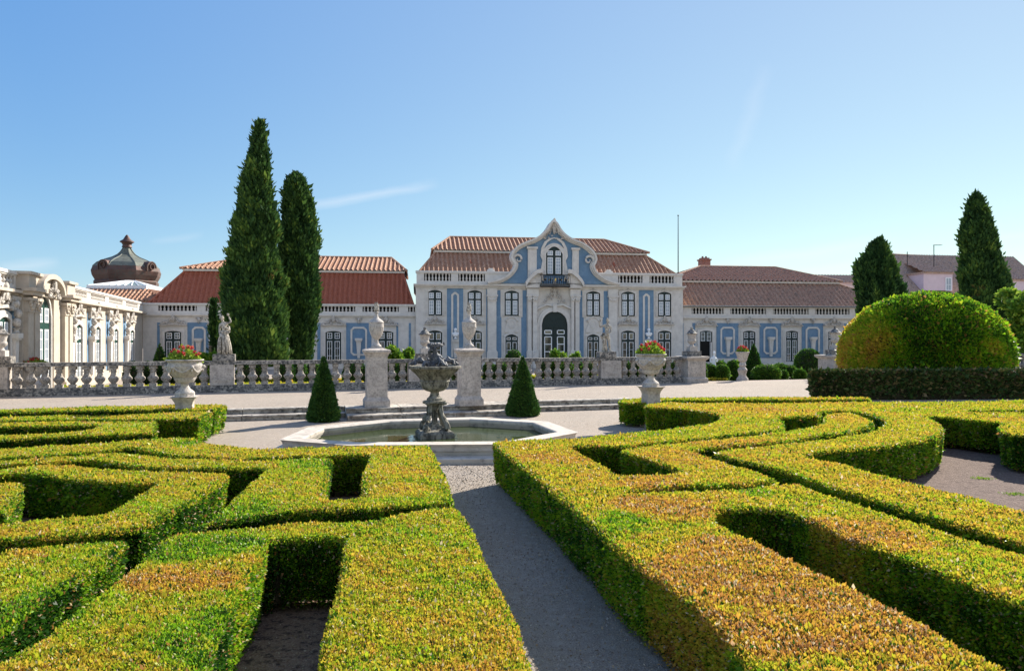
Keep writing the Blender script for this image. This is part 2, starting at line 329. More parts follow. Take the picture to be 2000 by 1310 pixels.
# ------------------------------------------------------------------ hedges
def poly_area(p): return .5 * sum(p[i][0] * p[(i + 1) % len(p)][1] - p[(i + 1) % len(p)][0] * p[i][1] for i in range(len(p)))
def inpoly(P, poly):
    x, y = P[:, 0], P[:, 1]; c = np.zeros(len(P), bool); n = len(poly)
    for i in range(n):
        x0, y0 = poly[i]; x1, y1 = poly[(i + 1) % n]
        if y0 == y1: continue
        c ^= ((y0 > y) != (y1 > y)) & (x < (x1 - x0) * (y - y0) / (y1 - y0) + x0)
    return c
BLOBS = []     # (px, py, rx, ry, dtint) patches of leaf colour, where they grow
def blob(px, py, rx, ry, d, z=.75):
    x, y = T(px, py, z); x1, _ = T(px + rx, py, z); _, y1 = T(px, py - ry, z); _, y2 = T(px, py + ry, z)
    BLOBS.append((x, y, abs(x1 - x), abs(y1 - y2) / 2, d))
for b in [(1560, 1190, 420, 110, .16), (1250, 1080, 80, 60, .06), (390, 1065, 110, 28, -.38), (470, 1060, 60, 22, -.25), (350, 1125, 110, 24, .5), (430, 1130, 70, 18, .25), (390, 1230, 130, 62, -.33), (450, 1290, 90, 50, -.25), (90, 1170, 90, 60, -.27), (60, 1080, 60, 25, .22),
          (600, 900, 60, 18, -.25), (470, 990, 60, 16, -.30), (360, 860, 30, 6, -.3), (1500, 1140, 240, 70, .50), (1640, 1230, 210, 60, .50), (1430, 1080, 140, 40, .44), (1360, 1190, 70, 22, .10), (1690, 1290, 120, 24, -.30), (1440, 1178, 50, 13, -.45), (1300, 985, 110, 22, .36),
          (1210, 1015, 60, 22, -.22), (1650, 1030, 90, 24, .42), (1760, 1055, 70, 20, .24), (1280, 937, 70, 14, .46), (1340, 890, 90, 20, .16), (1420, 862, 100, 8, .24), (1470, 955, 50, 8, -.3), (1330, 960, 60, 8, -.15), (1650, 815, 50, 10, .20), (1560, 850, 80, 10, .05),
          (1100, 890, 80, 16, .18), (1170, 930, 80, 20, .12), (800, 905, 60, 22, .10), (790, 950, 80, 12, .16), (760, 1090, 60, 20, .12), (740, 1130, 60, 30, .12), (1880, 1085, 90, 30, -.08), (1330, 800, 60, 5, .2), (1500, 800, 120, 5, .16), (930, 1290, 60, 20, .2), (1300, 840, 80, 8, -.12), (1800, 800, 90, 5, -.1)]:
    blob(*b)
def hedge_tint(P, side):
    n = len(P); t = np.where(P[:, 0] < -.2, .545, .59) + .09 * snoise(P, 1.1, 3) + .09 * snoise(P, 4.5, 5)
    wx, wy = .26 * snoise(P, 3.1, 55, 4), .26 * snoise(P, 3.3, 56, 4)
    for x, y, rx, ry, d in BLOBS:
        q = ((P[:, 0] + wx - x) / rx) ** 2 + ((P[:, 1] + wy - y) / ry) ** 2
        t += d * .72 * np.clip(1.35 - q, 0, 1)
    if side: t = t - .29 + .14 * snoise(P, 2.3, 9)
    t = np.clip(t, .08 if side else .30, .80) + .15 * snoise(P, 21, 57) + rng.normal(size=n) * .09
    r = rng.random(n); t[r < .028] = .99; t[(r > .05) & (r < .10)] = .9; t[(r > .10) & (r < .20)] = rng.uniform(.02, .2, ((r > .10) & (r < .20)).sum())
    return np.clip(t, 0, 1)
def hedge(label, pix, h, base_inset=.07, group='box hedges of the parterre', world=None, z0=0, dens=1.0, name='clipped_hedge', Lk=1.0, stems=True, side_only=False, tintfn=None, cat='hedge', mat='hedge'):
    pts = world if world else [T(px, py, z0 + h) for px, py in pix]
    if poly_area(pts) < 0: pts = pts[::-1]
    out = []
    for i, p in enumerate(pts):                     # clip the corners a little, as shears do
        a, b = Vector(pts[i - 1]), Vector(pts[(i + 1) % len(pts)]); p = Vector(p)
        for q in (a, b):
            d_ = q - p
            if d_.length > .02: out.append(tuple(p + d_.normalized() * min(.07, d_.length * .3)))
    pts = out; out = []
    for i, p in enumerate(pts):                     # subdivide long runs and let the outline waver as clipped box does
        q = pts[(i + 1) % len(pts)]; L = math.dist(p, q); n = max(1, int(L / .35))
        for k in range(n): out.append((p[0] + (q[0] - p[0]) * k / n, p[1] + (q[1] - p[1]) * k / n))
    pts = out; n = len(pts); A = np.array(pts)
    d = np.roll(A, -1, 0) - A; ln = np.linalg.norm(d, axis=1); nrm = np.stack([d[:, 1], -d[:, 0]], 1) / np.maximum(ln, 1e-6)[:, None]
    vn = nrm + np.roll(nrm, 1, 0); vn /= np.maximum(np.linalg.norm(vn, axis=1), .5)[:, None]
    jit = .018 * snoise(np.c_[A, np.zeros(n)], 3.5, 11)[:, None]
    A = A + vn * (jit - .03)
    top = h - .05; ins = .045
    # body: rim slightly inside the leaf shell, undercut foot
    rings = [(A - vn * (ins + .06), z0 + top), (A - vn * (ins + .03), z0 + top - .04), (A - vn * (ins + .03 + base_inset * .45), z0 + h * .5), (A - vn * (ins + base_inset), z0 + .10)]
    near = world is None
    if not near: rings.append((A - vn * (ins + base_inset + .06), z0))
    BV = np.concatenate([np.c_[r, np.full(n, z)] for r, z in rings]); BF = []
    for a in range(len(rings) - 1):
        for k in range(n): j = (k + 1) % n; BF.append((a * n + k, (a + 1) * n + k, (a + 1) * n + j, a * n + j))
    for tri in tessellate_polygon([[Vector((x, y, 0)) for x, y in rings[0][0]]]): BF.append(tuple(tri))
    if near:        # bare woody stems carrying the hedge
        ex = []; dist = 0
        for k in range(n):
            c_ = (A[k] - vn[k] * (ins + base_inset + rng.uniform(.03, .12))); D_ = math.hypot(*c_)
            if D_ > 14 or abs(c_[0]) > c_[1] * .8 + 1: continue
            for q in range(3):
                b0 = c_ + rng.normal(size=2) * .025; t0 = b0 + rng.normal(size=2) * .03; w_ = rng.uniform(.004, .011); i0 = len(BV) + len(ex)
                for (xx_, yy_), zz_ in ((b0, 0.0), (t0, .28)):
                    for an in (0, 2.1, 4.2): ex.append((xx_ + w_ * math.cos(an), yy_ + w_ * math.sin(an), z0 + zz_))
                for an in range(3): BF.append((i0 + an, i0 + (an + 1) % 3, i0 + 3 + (an + 1) % 3, i0 + 3 + an))
        if ex: BV = np.concatenate([BV, np.array(ex)])
    cen = A.mean(0)
    # leaves on top
    Vs, Ts = [], []
    x0, y0 = A.min(0); x1, y1 = A.max(0)
    area_bb = (x1 - x0) * (y1 - y0)
    def leafL(D): return (.0145 + .00175 * D) * Lk
    strips = max(1, int((y1 - y0) / 1.0)); ys = np.linspace(y0, y1, strips + 1)
    for a, b in zip(ys[:-1], ys[1:]):
        D = max(2.5, math.hypot((x0 + x1) / 2 * .5, (a + b) / 2)); L = leafL(D); m = int((x1 - x0) * (b - a) * dens * 2.4 / (.3 * L * L * 1.0))
        P = np.c_[rng.uniform(x0, x1, m), rng.uniform(a, b, m)]
        P = P[inpoly(P, [tuple(q) for q in A])]
        if not len(P): continue
        # leave out what lies far outside the view
        P = P[(np.abs(P[:, 0]) < P[:, 1] * .86 + 1.5)]
        m = len(P)
        if not m: continue
        q3 = np.c_[P, np.zeros(m)]; z = z0 + h - L * .8 + .010 * snoise(q3, 1.7, 20) + .014 * snoise(q3, 5, 21) + .012 * snoise(q3, 17, 22) + .010 * snoise(q3, 45, 23) - rng.random(m) * .028
        dm = np.full(m, 9.0)
        for k in range(n):          # shoulders roll off towards the clipped edge
            if A[k][1] < a - .5 or A[k][1] > b + .5: continue
            p_ = A[k]; e_ = A[(k + 1) % n] - p_; l2 = max(1e-6, e_ @ e_); tt = np.clip(((P - p_) @ e_) / l2, 0, 1); dm = np.minimum(dm, np.hypot(P[:, 0] - p_[0] - tt * e_[0], P[:, 1] - p_[1] - tt * e_[1]))
        z = z - .038 * np.clip(1 - dm / .075, 0, 1) ** 2
        P3 = np.c_[P, z]; N = np.tile([0, 0, 1.0], (m, 1))
        t = tintfn(P3) if tintfn else hedge_tint(P3, False)
        v, t = leaves_np(P3, N, L, t, wid=.25, spread=1.05, up=.15); Vs.append(v); Ts.append(t)
    # leaves on the sides
    for k in range(n):
        p, q = A[k], A[(k + 1) % n]; D = math.hypot(*((p + q) / 2)); L = leafL(D) * 1.05; seg = math.dist(p, q)
        mx, my = (p + q) / 2
        if abs(mx) > my * .88 + 1.7: continue
        facing = nrm[k] @ (-np.array([mx, my])) / D
        dd = dens * (1.0 if facing > -.15 else .5)
        m = int(seg * h * dd * 3.2 / (.3 * L * L))
        if not m: continue
        s = rng.random(m); zz = rng.random(m) ** .85
        P = p[None] * (1 - s[:, None]) + q[None] * s[:, None]
        nn = nrm[k][None] * (1 - 0) ; off = .012 + base_inset * (1 - zz) + rng.random(m) * .045 + .03 * np.clip((zz - .9) * 10, 0, 1) ** 2
        P = P - nn * off[:, None] + nn * (.022 * snoise(np.c_[P, zz * h], 6, 31) + .014 * snoise(np.c_[P, zz * h], 17, 32))[:, None]
        keep = rng.random(m) < np.clip(zz * 5 - .05, .12, 1); P = P[keep]; zz = zz[keep]; m = len(P)
        P3 = np.c_[P, z0 + .02 + zz * (h - .05)]
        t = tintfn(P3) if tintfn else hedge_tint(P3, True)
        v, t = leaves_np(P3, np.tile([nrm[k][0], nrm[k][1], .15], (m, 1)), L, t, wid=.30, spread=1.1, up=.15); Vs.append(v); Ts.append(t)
    o = leaf_object(name, np.concatenate(Vs), np.concatenate(Ts), M[mat], base=(BV, BF, M['core']))
    return tag(o, label, cat, group)

LEFT_REAR = [(-330, 799), (0, 798), (115, 794), (218, 792), (322, 790), (391, 788), (447, 790), (421, 799), (372, 799), (310, 799), (253, 799), (138, 800.5), (0, 803.5), (-330, 805)]
LEFT_B = [(-330, 813), (0, 812.5), (115, 809.5), (230, 808.5), (276, 807), (327, 803.5), (372, 801.5), (421, 802), (391, 815), (308, 817), (230, 817), (115, 817), (0, 820), (-330, 821)]
LEFT_C = [(-330, 825), (0, 823.5), (115, 821), (190, 820), (309, 820), (307, 843), (253, 846), (161, 849), (69, 853), (0, 857), (-330, 860), (-330, 851), (0, 849), (115, 843), (175, 837), (194, 828), (115, 829.5), (0, 831), (-330, 832)]
LEFT_D = [(-330, 876), (0, 874), (80, 868), (200, 863), (290, 856), (330, 852), (380, 852.5), (410, 862), (460, 868), (510, 873), (560, 872), (610, 870), (719, 868.5), (839.5, 866), (853, 885), (868, 915), (886, 954), (896, 978),
          (850, 981), (790, 984), (730, 990), (640, 993), (580, 993), (520, 1002), (460, 1012), (409, 1020), (380, 1026), (400, 1009), (455, 965), (517, 913), (458, 911.5), (391, 912.5), (299, 910), (230, 903), (191, 894.5), (161, 894.5), (92, 901), (0, 905), (-330, 907),
          (-330, 898), (0, 896), (92, 891), (161, 885.5), (207, 881.5), (253, 881.5), (299, 887), (345, 892), (460, 896.5), (490, 898), (550, 894), (600, 891), (654, 890), (645, 925), (637, 972), (701, 969), (703, 936), (712, 906), (719.5, 885), (658, 886.5), (580, 888), (490, 892.5), (430, 892), (391, 889.6), (333, 887), (299, 880), (253, 871), (207, 877), (138, 883), (69, 888), (0, 892), (-330, 894)]
LEFT_J = [(-330, 915), (0, 913), (46, 908), (97, 904.5), (138, 904.5), (172, 908), (230, 912.6), (299, 916), (391, 919.5), (454, 922), (437, 938), (402, 961), (377, 977), (333, 1000), (299, 1020), (269, 1028), (224, 1035), (168, 1040), (84, 1046), (0, 1050), (-330, 1053),
          (-330, 1018), (0, 1017), (28, 1015), (98, 1008), (165, 1004), (196, 1001), (230, 984), (269, 959), (310, 938.5), (253, 941), (184, 937), (138, 933), (92, 926), (53, 921), (35, 919.5), (0, 924), (-330, 928)]
LEFT_M = [(-330, 942), (0, 939), (52, 936.5), (46, 965), (20, 998), (-330, 1005)]
LEFT_N = [(-60, 1085), (0, 1074), (28, 1067), (84, 1060), (154, 1053), (210, 1049), (263, 1046), (235, 1075), (190, 1105), (150, 1130), (112, 1152), (70, 1180), (36, 1207), (-5, 1240), (-120, 1310)]
LEFT_O = [(302, 1056), (336, 1038), (384, 1034), (400, 1032), (460, 1027), (520, 1020), (574, 1013), (655, 1013), (730, 1011), (760, 1003), (820, 991), (896, 985), (916, 1008), (931, 1035), (944.5, 1062), (958, 1095), (976, 1125), (990, 1149), (1018, 1202), (1043, 1274), (1056, 1310), (1088, 1400),
          (585, 1400), (607, 1310), (625, 1221), (647, 1144), (661, 1095), (667, 1044), (595, 1046), (532, 1050), (512, 1090), (485, 1130), (462, 1168), (440, 1230), (415, 1310), (385, 1400), (-260, 1400), (-60, 1310), (14, 1272), (84, 1238), (112, 1207), (168, 1165), (238, 1112), (272, 1084)]
RIGHT_U = [(1205, 780), (1230, 777), (1281, 775.5), (1380, 774.5), (1480, 773.5), (1700, 775), (1700, 778.5), (1480, 778.5), (1380, 779.5), (1340, 779.5), (1300, 781), (1258, 786), (1224, 785), (1206, 783)]
RIGHT = [(1258, 788.5), (1306, 783), (1358, 785), (1474, 786), (1579, 785), (1685, 784), (1853, 783), (2000, 780), (2450, 772), (2450, 796), (1895, 799.5), (1895, 803.5), (2450, 803), (2450, 864), (2000, 849), (1968, 845), (1947.5, 838), (1946, 831), (1958, 823),
         (1905, 819), (1859, 813.5), (1832, 812.5), (1805, 810.4), (1828, 819), (1842, 827), (1847, 838), (1828, 850), (1790, 861), (1727, 869), (1653, 876.5), (1601, 882), (1572, 886), (1590, 892), (1622, 899), (1653, 903), (1681, 913), (1723, 923), (1790, 938.5), (1842, 953), (1895, 963), (1947, 979), (2000, 993), (2560, 1161),
         (2560, 1231), (2000, 1060), (1941, 1042), (1876, 1022), (1794, 1000), (1712, 975), (1630, 950), (1580, 933), (1537, 918), (1491, 907), (1453, 898), (1411, 888), (1391, 882), (1394, 878.6), (1432, 873.4), (1495, 869), (1537, 863), (1600, 855.5), (1622, 854), (1664, 847), (1706, 838), (1725, 827), (1728, 820), (1716, 813.5), (1695, 807), (1668, 801.5), (1639, 799.5), (1606, 802), (1600, 808), (1558, 812.5), (1520, 813),
         (1531, 821), (1533, 829), (1528, 836), (1516, 840), (1474, 843), (1411, 848.5), (1369, 855), (1306, 860.5), (1243, 865), (1228, 869), (1180, 868), (1150, 867), (1115, 870), (1151, 890), (1187, 908), (1208, 921),
         (1216, 923.5), (1306, 921.7), (1327, 917.5), (1264, 894), (1207, 878), (1209, 875.5), (1232, 871.5), (1285, 866), (1348, 861.8), (1390, 857), (1474, 847), (1537, 839.5), (1600, 827), (1607, 822), (1609, 809), (1616, 806), (1639, 804), (1664, 805), (1685, 810), (1702, 818), (1709, 824), (1697, 832), (1664, 841), (1622, 847), (1580, 852), (1537, 858.7), (1474, 865), (1411, 870), (1379, 873), (1352, 878), (1390, 891), (1432, 905), (1484, 918.5), (1526, 934),
         (1484, 939.5), (1442, 943), (1377, 946), (1327, 944), (1306, 948), (1264, 952), (1226, 957), (1226, 960), (1274, 957.5), (1327, 954), (1377, 952), (1453, 948), (1511, 942), (1564, 942), (1613, 961), (1679, 979), (1748, 1003), (1810, 1021), (1876, 1044), (1938, 1060.5), (2000, 1078.5), (2560, 1246),
         (2560, 1413), (2000, 1180), (1958, 1163), (1876, 1134), (1794, 1096.6), (1728, 1073.6), (1662, 1050.7), (1584, 1014.5), (1525, 993), (1466, 987), (1400, 992), (1399, 1014), (1449, 1037.5), (1525, 1074), (1630, 1123), (1712, 1159), (1787, 1198), (1859, 1238), (1925, 1274), (2000, 1312), (2520, 1572),
         (1640, 1545), (1462, 1302), (1410, 1235), (1343, 1175), (1259, 1112), (1223, 1085), (1169, 1038), (1101, 978), (1054, 937), (990, 889), (958, 864), (960, 860), (1008, 857), (1115, 854), (1180, 847), (1239, 841), (1298, 837), (1327, 831), (1382, 825), (1406, 817), (1405, 809), (1378, 802), (1335, 796), (1258, 793)]
hedge('low box hedge along the rear of the left parterre, behind the left flower urn', LEFT_REAR, .72)
hedge('thick box hedge with a blunt square end in front of the left flower urn', LEFT_B, .72)
hedge('bracket-shaped box hedge with two parallel arms at the left edge, third row from the terrace', LEFT_C, .72)
hedge('winding left box hedge ending in a broad block with dark opening, before the fountain', LEFT_D, .72)
hedge('zigzag box hedge around a dark triangular bed on the left, before the winding hedge', LEFT_J, .70)
hedge('short blunt box hedge inside the dark triangular bed at the left edge', LEFT_M, .70)
hedge('broad box hedge with a rusty back edge in the lower left corner', LEFT_N, .75)
hedge('nearest left box hedge, a patchy block joined to the strip beside the path', LEFT_O, .75)
hedge('narrow box hedge at the rear of the right parterre beside the right flower urn', RIGHT_U, .72)
hedge('great scrolling box hedge of the right parterre with rusty orange foreground strip', RIGHT, .75)

# beds inside the parterres
def bed(name, pix, mat, z=.004):
    sheet(name, [[(*T(px, py, 0), z) for px, py in pix]], mat)
bed('left_bed', [(-400, 840), (350, 850), (560, 905), (800, 915), (860, 990), (900, 1120), (940, 1280), (960, 1500), (-1500, 1500), (-1500, 960)], M['mulch'])
bed('right_bed', [(1260, 850), (1350, 838), (2250, 835), (2500, 1100), (2900, 1600), (1560, 1600), (1330, 1270), (1180, 1090), (1000, 930), (1120, 905)], M['soil'])

# ------------------------------------------------------------------ fountain
oct_ = [(-4.95, 15.45), (-4.93, 17.5), (-3.40, 19.1), (-1.1, 19.65), (.86, 18.75), (1.47, 16.6), (.05, 14.85), (-3.35, 14.7)]
cx = sum(p[0] for p in oct_) / 8; cy = sum(p[1] for p in oct_) / 8
def offs(p, d):
    n = len(p); out = []
    for i in range(n):
        a = Vector(p[i - 1]); b = Vector(p[i]); c = Vector(p[(i + 1) % n])
        n1 = Vector((-(b - a).y, (b - a).x)).normalized(); n2 = Vector((-(c - b).y, (c - b).x)).normalized()
        m = (n1 + n2).normalized(); s = 1 / max(.4, m.dot(n1)); out.append(tuple(b + m * d * s))
    return out
if poly_area(oct_) > 0: oct_ = oct_[::-1]
def ringpts(d): return offs(oct_, d)
def ring_solid(bm, sec):       # closed cross-section list of (offset, z) swept round the octagon
    rs = [[bm.verts.new((*p, z)) for p in ringpts(d)] for d, z in sec]
    for a in range(len(rs)):
        A_, B_ = rs[a], rs[(a + 1) % len(rs)]
        for k in range(8): bm.faces.new((A_[k], A_[(k + 1) % 8], B_[(k + 1) % 8], B_[k]))
    bmesh.ops.recalc_face_normals(bm, faces=bm.faces)
ba = empty('fountain_basin', (cx, cy, 0), 0, 'octagonal stone basin with pale coping round the fountain, full of green water', 'basin')
bm = B(); ring_solid(bm, [(0, .21), (0, .29), (.03, .345), (.06, .36), (-.36, .36), (-.39, .34), (-.39, .28), (-.36, .21)]); 
for v in bm.verts: v.co -= Vector((cx, cy, 0))
bmesh.ops.bevel(bm, geom=[e for e in bm.edges], offset=.008, segments=1)
newmesh('coping', bm, M['coping'], ba)
bm = B(); ring_solid(bm, [(-.03, .002), (-.03, .208), (-.33, .208), (-.33, .002)])
for v in bm.verts: v.co -= Vector((cx, cy, 0))
newmesh('basin_wall', bm, M['coping'], ba)
bm = B(); ring_solid(bm, [(.34, .002), (.34, .10), (.31, .12), (0.0, .12), (0.0, .002)])
for v in bm.verts: v.co -= Vector((cx, cy, 0))
newmesh('kerb_step', bm, M['coping'], ba)
m = bpy.data.materials.new('pond_water'); t = nodes(m); b = t.nodes['Principled BSDF']; b.inputs['Base Color'].default_value = (.045, .06, .022, 1); b.inputs['Roughness'].default_value = .03; b.inputs['IOR'].default_value = 1.33
nz = t.nodes.new('ShaderNodeTexNoise'); nz.inputs['Scale'].default_value = 3.5; nz.inputs['Detail'].default_value = 3; gg = t.nodes.new('ShaderNodeNewGeometry'); t.links.new(gg.outputs['Position'], nz.inputs[0]); bp = t.nodes.new('ShaderNodeBump'); bp.inputs['Strength'].default_value = .22; bp.inputs['Distance'].default_value = .02; t.links.new(nz.outputs[0], bp.inputs['Height']); t.links.new(bp.outputs[0], b.inputs['Normal'])
M['water'] = m
bm = B(); bm.faces.new([bm.verts.new((*p, .17)) for p in ringpts(-.34)])
for f in bm.faces:
    f.normal_update()
    if f.normal.z < 0: f.normal_flip()
tag(newmesh('water', bm, M['water']), kind='structure')

def skinned(name, chains, mat, parent=None, sub=2, loc=None, root=0):
    """continuous skin-modifier body; chains = list of lists of ((x,y,z), r) ; equal coordinates are shared joints"""
    vs, rs, es, idx = [], [], [], {}
    for ch in chains:
        prev = None
        for co, r in ch:
            key = tuple(round(c, 4) for c in co)
            if key not in idx: idx[key] = len(vs); vs.append(co); rs.append(r)
            i = idx[key]
            if prev is not None and prev != i: es.append((prev, i))
            prev = i
    me = bpy.data.meshes.new(name); me.from_pydata(vs, es, []); me.materials.append(mat)
    o = bpy.data.objects.new(name, me); COL.objects.link(o)
    if parent: o.parent = parent
    if loc: o.location = loc
    sm = o.modifiers.new('skin', 'SKIN'); sm.use_smooth_shade = True; sm.branch_smoothing = .4
    lay = me.skin_vertices[0].data if len(me.skin_vertices) else None
    if lay is None:
        bmx = B(); bmx.from_mesh(me); bmx.verts.layers.skin.verify(); bmx.to_mesh(me); bmx.free(); lay = me.skin_vertices[0].data
    for i, r in enumerate(rs):
        lay[i].radius = r if isinstance(r, tuple) else (r, r); lay[i].use_root = (i == root)
    if sub:
        ss = o.modifiers.new('sub', 'SUBSURF'); ss.levels = sub; ss.render_levels = sub
    return o
def bake(o):     # turn the modifiers into plain mesh so that other pieces can be joined in
    dg = bpy.context.evaluated_depsgraph_get(); me = bpy.data.meshes.new_from_object(o.evaluated_get(dg)); me.materials.clear(); me.materials.append(o.data.materials[0])
    o.modifiers.clear(); o.data = me
    for p in me.polygons: p.use_smooth = True
    return o
def add_bm(o, bm):      # join bm geometry into o
    b2 = B(); b2.from_mesh(o.data); tmp = bpy.data.meshes.new('tmp'); bm.to_mesh(tmp); bm.free(); b2.from_mesh(tmp); bpy.data.meshes.remove(tmp); b2.to_mesh(o.data); b2.free()
    for p in o.data.polygons: p.use_smooth = True
    return o

fx, fy = -1.855, 17.2
fo = empty('fountain', (fx, fy, .17), GA, 'mossy grey stone fountain with scroll feet and wide fluted bowl standing in the basin', 'fountain')
bm = B()
lathe(bm, [(.40, -.16), (.41, .10), (.38, .14), (.36, .16)], sq=True); lathe(bm, [(.30, .15), (.16, .22), (.12, .3)], sq=True)
bmesh.ops.bevel(bm, geom=bm.edges[:], offset=.02, segments=2); newmesh('base_block', bm, M['fstone'], fo)
for k in range(4):          # four S-scroll feet
    bm = B(); a = PI / 4 + k * PI / 2
    pf = [(.25, .80, .045), (.20, .83, .05), (.16, .80, .05), (.155, .72, .05), (.17, .60, .055), (.21, .50, .06), (.27, .40, .065), (.32, .30, .07), (.34, .22, .07), (.32, .15, .06), (.26, .13, .05), (.22, .17, .045), (.23, .22, .04), (.27, .22, .03)]
    c, s_ = math.cos(a), math.sin(a)
    tube(bm, [(r * c * 1.1, r * s_ * 1.1, z) for r, z, w in pf], [w for r, z, w in pf], seg=8)
    ball(bm, (.24 * c * 1.1, .24 * s_ * 1.1, .20), (.055, .055, .055)); ball(bm, (.30 * c, .30 * s_, .82), (.05, .05, .045))
    for q in range(3): ball(bm, ((.36 - .03 * q) * c * 1.05, (.36 - .03 * q) * s_ * 1.05, .36 + .05 * q), .022, 1)
    newmesh('scroll_foot', bm, M['fstone'], fo, smooth=True)
bm = B(); lathe(bm, [(.08, .2), (.08, .3), (.04, .4), (.035, .55), (.06, .62), (.09, .68), (.08, .74), (.17, .82)], 16)
for k in range(8):
    a = k * PI / 4; ball(bm, (.11 * math.cos(a), .11 * math.sin(a), .24 + .05 * (k % 2)), (.04, .04, .055), 2)
    tube(bm, [(.055 * math.cos(a), .055 * math.sin(a), z) for z in (.2, .4, .6)], [.022, .014, .018], 6)
newmesh('carved_core', bm, M['fstone'], fo, smooth=True)
bm = B(); lathe(bm, [(.22, .80), (.27, .83), (.27, .87), (.19, .88), (.19, .93), (.16, .94), (.115, 1.0), (.10, 1.06), (.12, 1.09)], 24, sq=False)
newmesh('stem', bm, M['fstone'], fo, smooth=True)
bm = B(); lathe(bm, [(.10, 1.08), (.22, 1.11), (.31, 1.18), (.335, 1.27), (.34, 1.32), (.365, 1.33), (.36, 1.35), (.34, 1.36), (.37, 1.42), (.44, 1.50), (.53, 1.58), (.585, 1.63), (.63, 1.645), (.635, 1.66), (.63, 1.70), (.60, 1.71), (.58, 1.68), (.3, 1.62), (.02, 1.6)], 96, flute=.035, fn=24, frange=(1.37, 1.6))
newmesh('fluted_bowl', bm, M['fstone'], fo, smooth=True)
# lead figures on the bowl
def dolphin(parent, ang, r, z, s=1.0):
    ch = [[((0, 0, .03), .03), ((.05, 0, .06), .055), ((.12, 0, .10), .075), ((.20, 0, .13), .08), ((.28, 0, .10), .065), ((.34, .02, .05), .045), ((.40, .05, .06), .03), ((.44, .10, .12), .018)],
          [((.44, .10, .12), .018), ((.47, .15, .16), .02), ((.50, .18, .15), .01)], [((.44, .10, .12), .018), ((.41, .13, .18), .02), ((.38, .15, .20), .008)],
          [((.20, 0, .13), .08), ((.22, 0, .215), .018), ((.26, 0, .23), .007)], [((.12, 0, .10), .075), ((.10, .09, .05), .02), ((.07, .13, .02), .008)], [((.12, 0, .10), .075), ((.10, -.09, .05), .02), ((.07, -.13, .02), .008)],
          [((.05, 0, .06), .055), ((-.03, 0, .045), .028), ((-.07, 0, .04), .016)]]
    o = bake(skinned('dolphin', ch, M['lead'], None, sub=2, root=3)); bm = B()
    for sy in (-1, 1): ball(bm, (.05, .045 * sy, .10), .014, 1)
    add_bm(o, bm); o.parent = parent; o.location = (r * math.cos(ang), r * math.sin(ang), z); o.rotation_euler = (0, 0, ang + PI); o.scale = (s, s, s); return o
for a in (PI * .97, PI * 1.62, PI * .04, PI * .5): dolphin(fo, a, .56 if abs(math.cos(a)) > .5 else .42, 1.70, 1.0)
tri = [[((0, 0, 1.60), .10), ((0, 0, 1.72), .10), ((.02, 0, 1.83), .085), ((.02, 0, 1.93), .10), ((.01, -.01, 2.00), .055), ((0, -.02, 2.07), .062), ((-.01, -.03, 2.13), .062), ((0, -.02, 2.17), .035)],
       [((.02, 0, 1.93), .10), ((-.10, -.01, 1.95), .045), ((-.15, -.05, 2.04), .035), ((-.10, -.08, 2.12), .03), ((-.07, -.09, 2.15), .02)], [((.02, 0, 1.93), .10), ((.14, -.01, 1.93), .045), ((.17, -.04, 1.82), .035), ((.14, -.09, 1.74), .03), ((.12, -.11, 1.71), .02)],
       [((0, 0, 1.60), .10), ((-.14, -.10, 1.72), .08), ((-.26, -.14, 1.80), .06), ((-.30, -.18, 1.70), .045), ((-.34, -.2, 1.66), .03)], [((0, 0, 1.60), .10), ((.14, -.12, 1.70), .08), ((.22, -.2, 1.78), .055), ((.24, -.26, 1.68), .04)]]
o = bake(skinned('triton', tri, M['lead'], None, sub=2, root=0)); bm = B()
ball(bm, (-.005, -.095, 2.10), (.012, .018, .016), 1)
for k in range(9):
    a = -PI * .2 + k * PI * 1.4 / 8; tube(bm, [(0, -.02, 2.14), (.10 * math.cos(a), -.05, 2.19 + .03 * math.sin(a)), (.20 * math.cos(a), -.05 + .03 * math.sin(a), 2.20 + .05 * math.sin(a))], [.03, .035, .018], 6)
for sx in (-1, 1): ball(bm, (.025 * sx, -.085, 2.105), .009, 1)
for k in range(5): tube(bm, [(.20 + .01 * k, 0, 2.2), (.23, -.02 + .02 * k, 2.23), (.22, -.03 + .02 * k, 2.27)], [.01, .014, .006], 5)
add_bm(o, bm); o.parent = fo

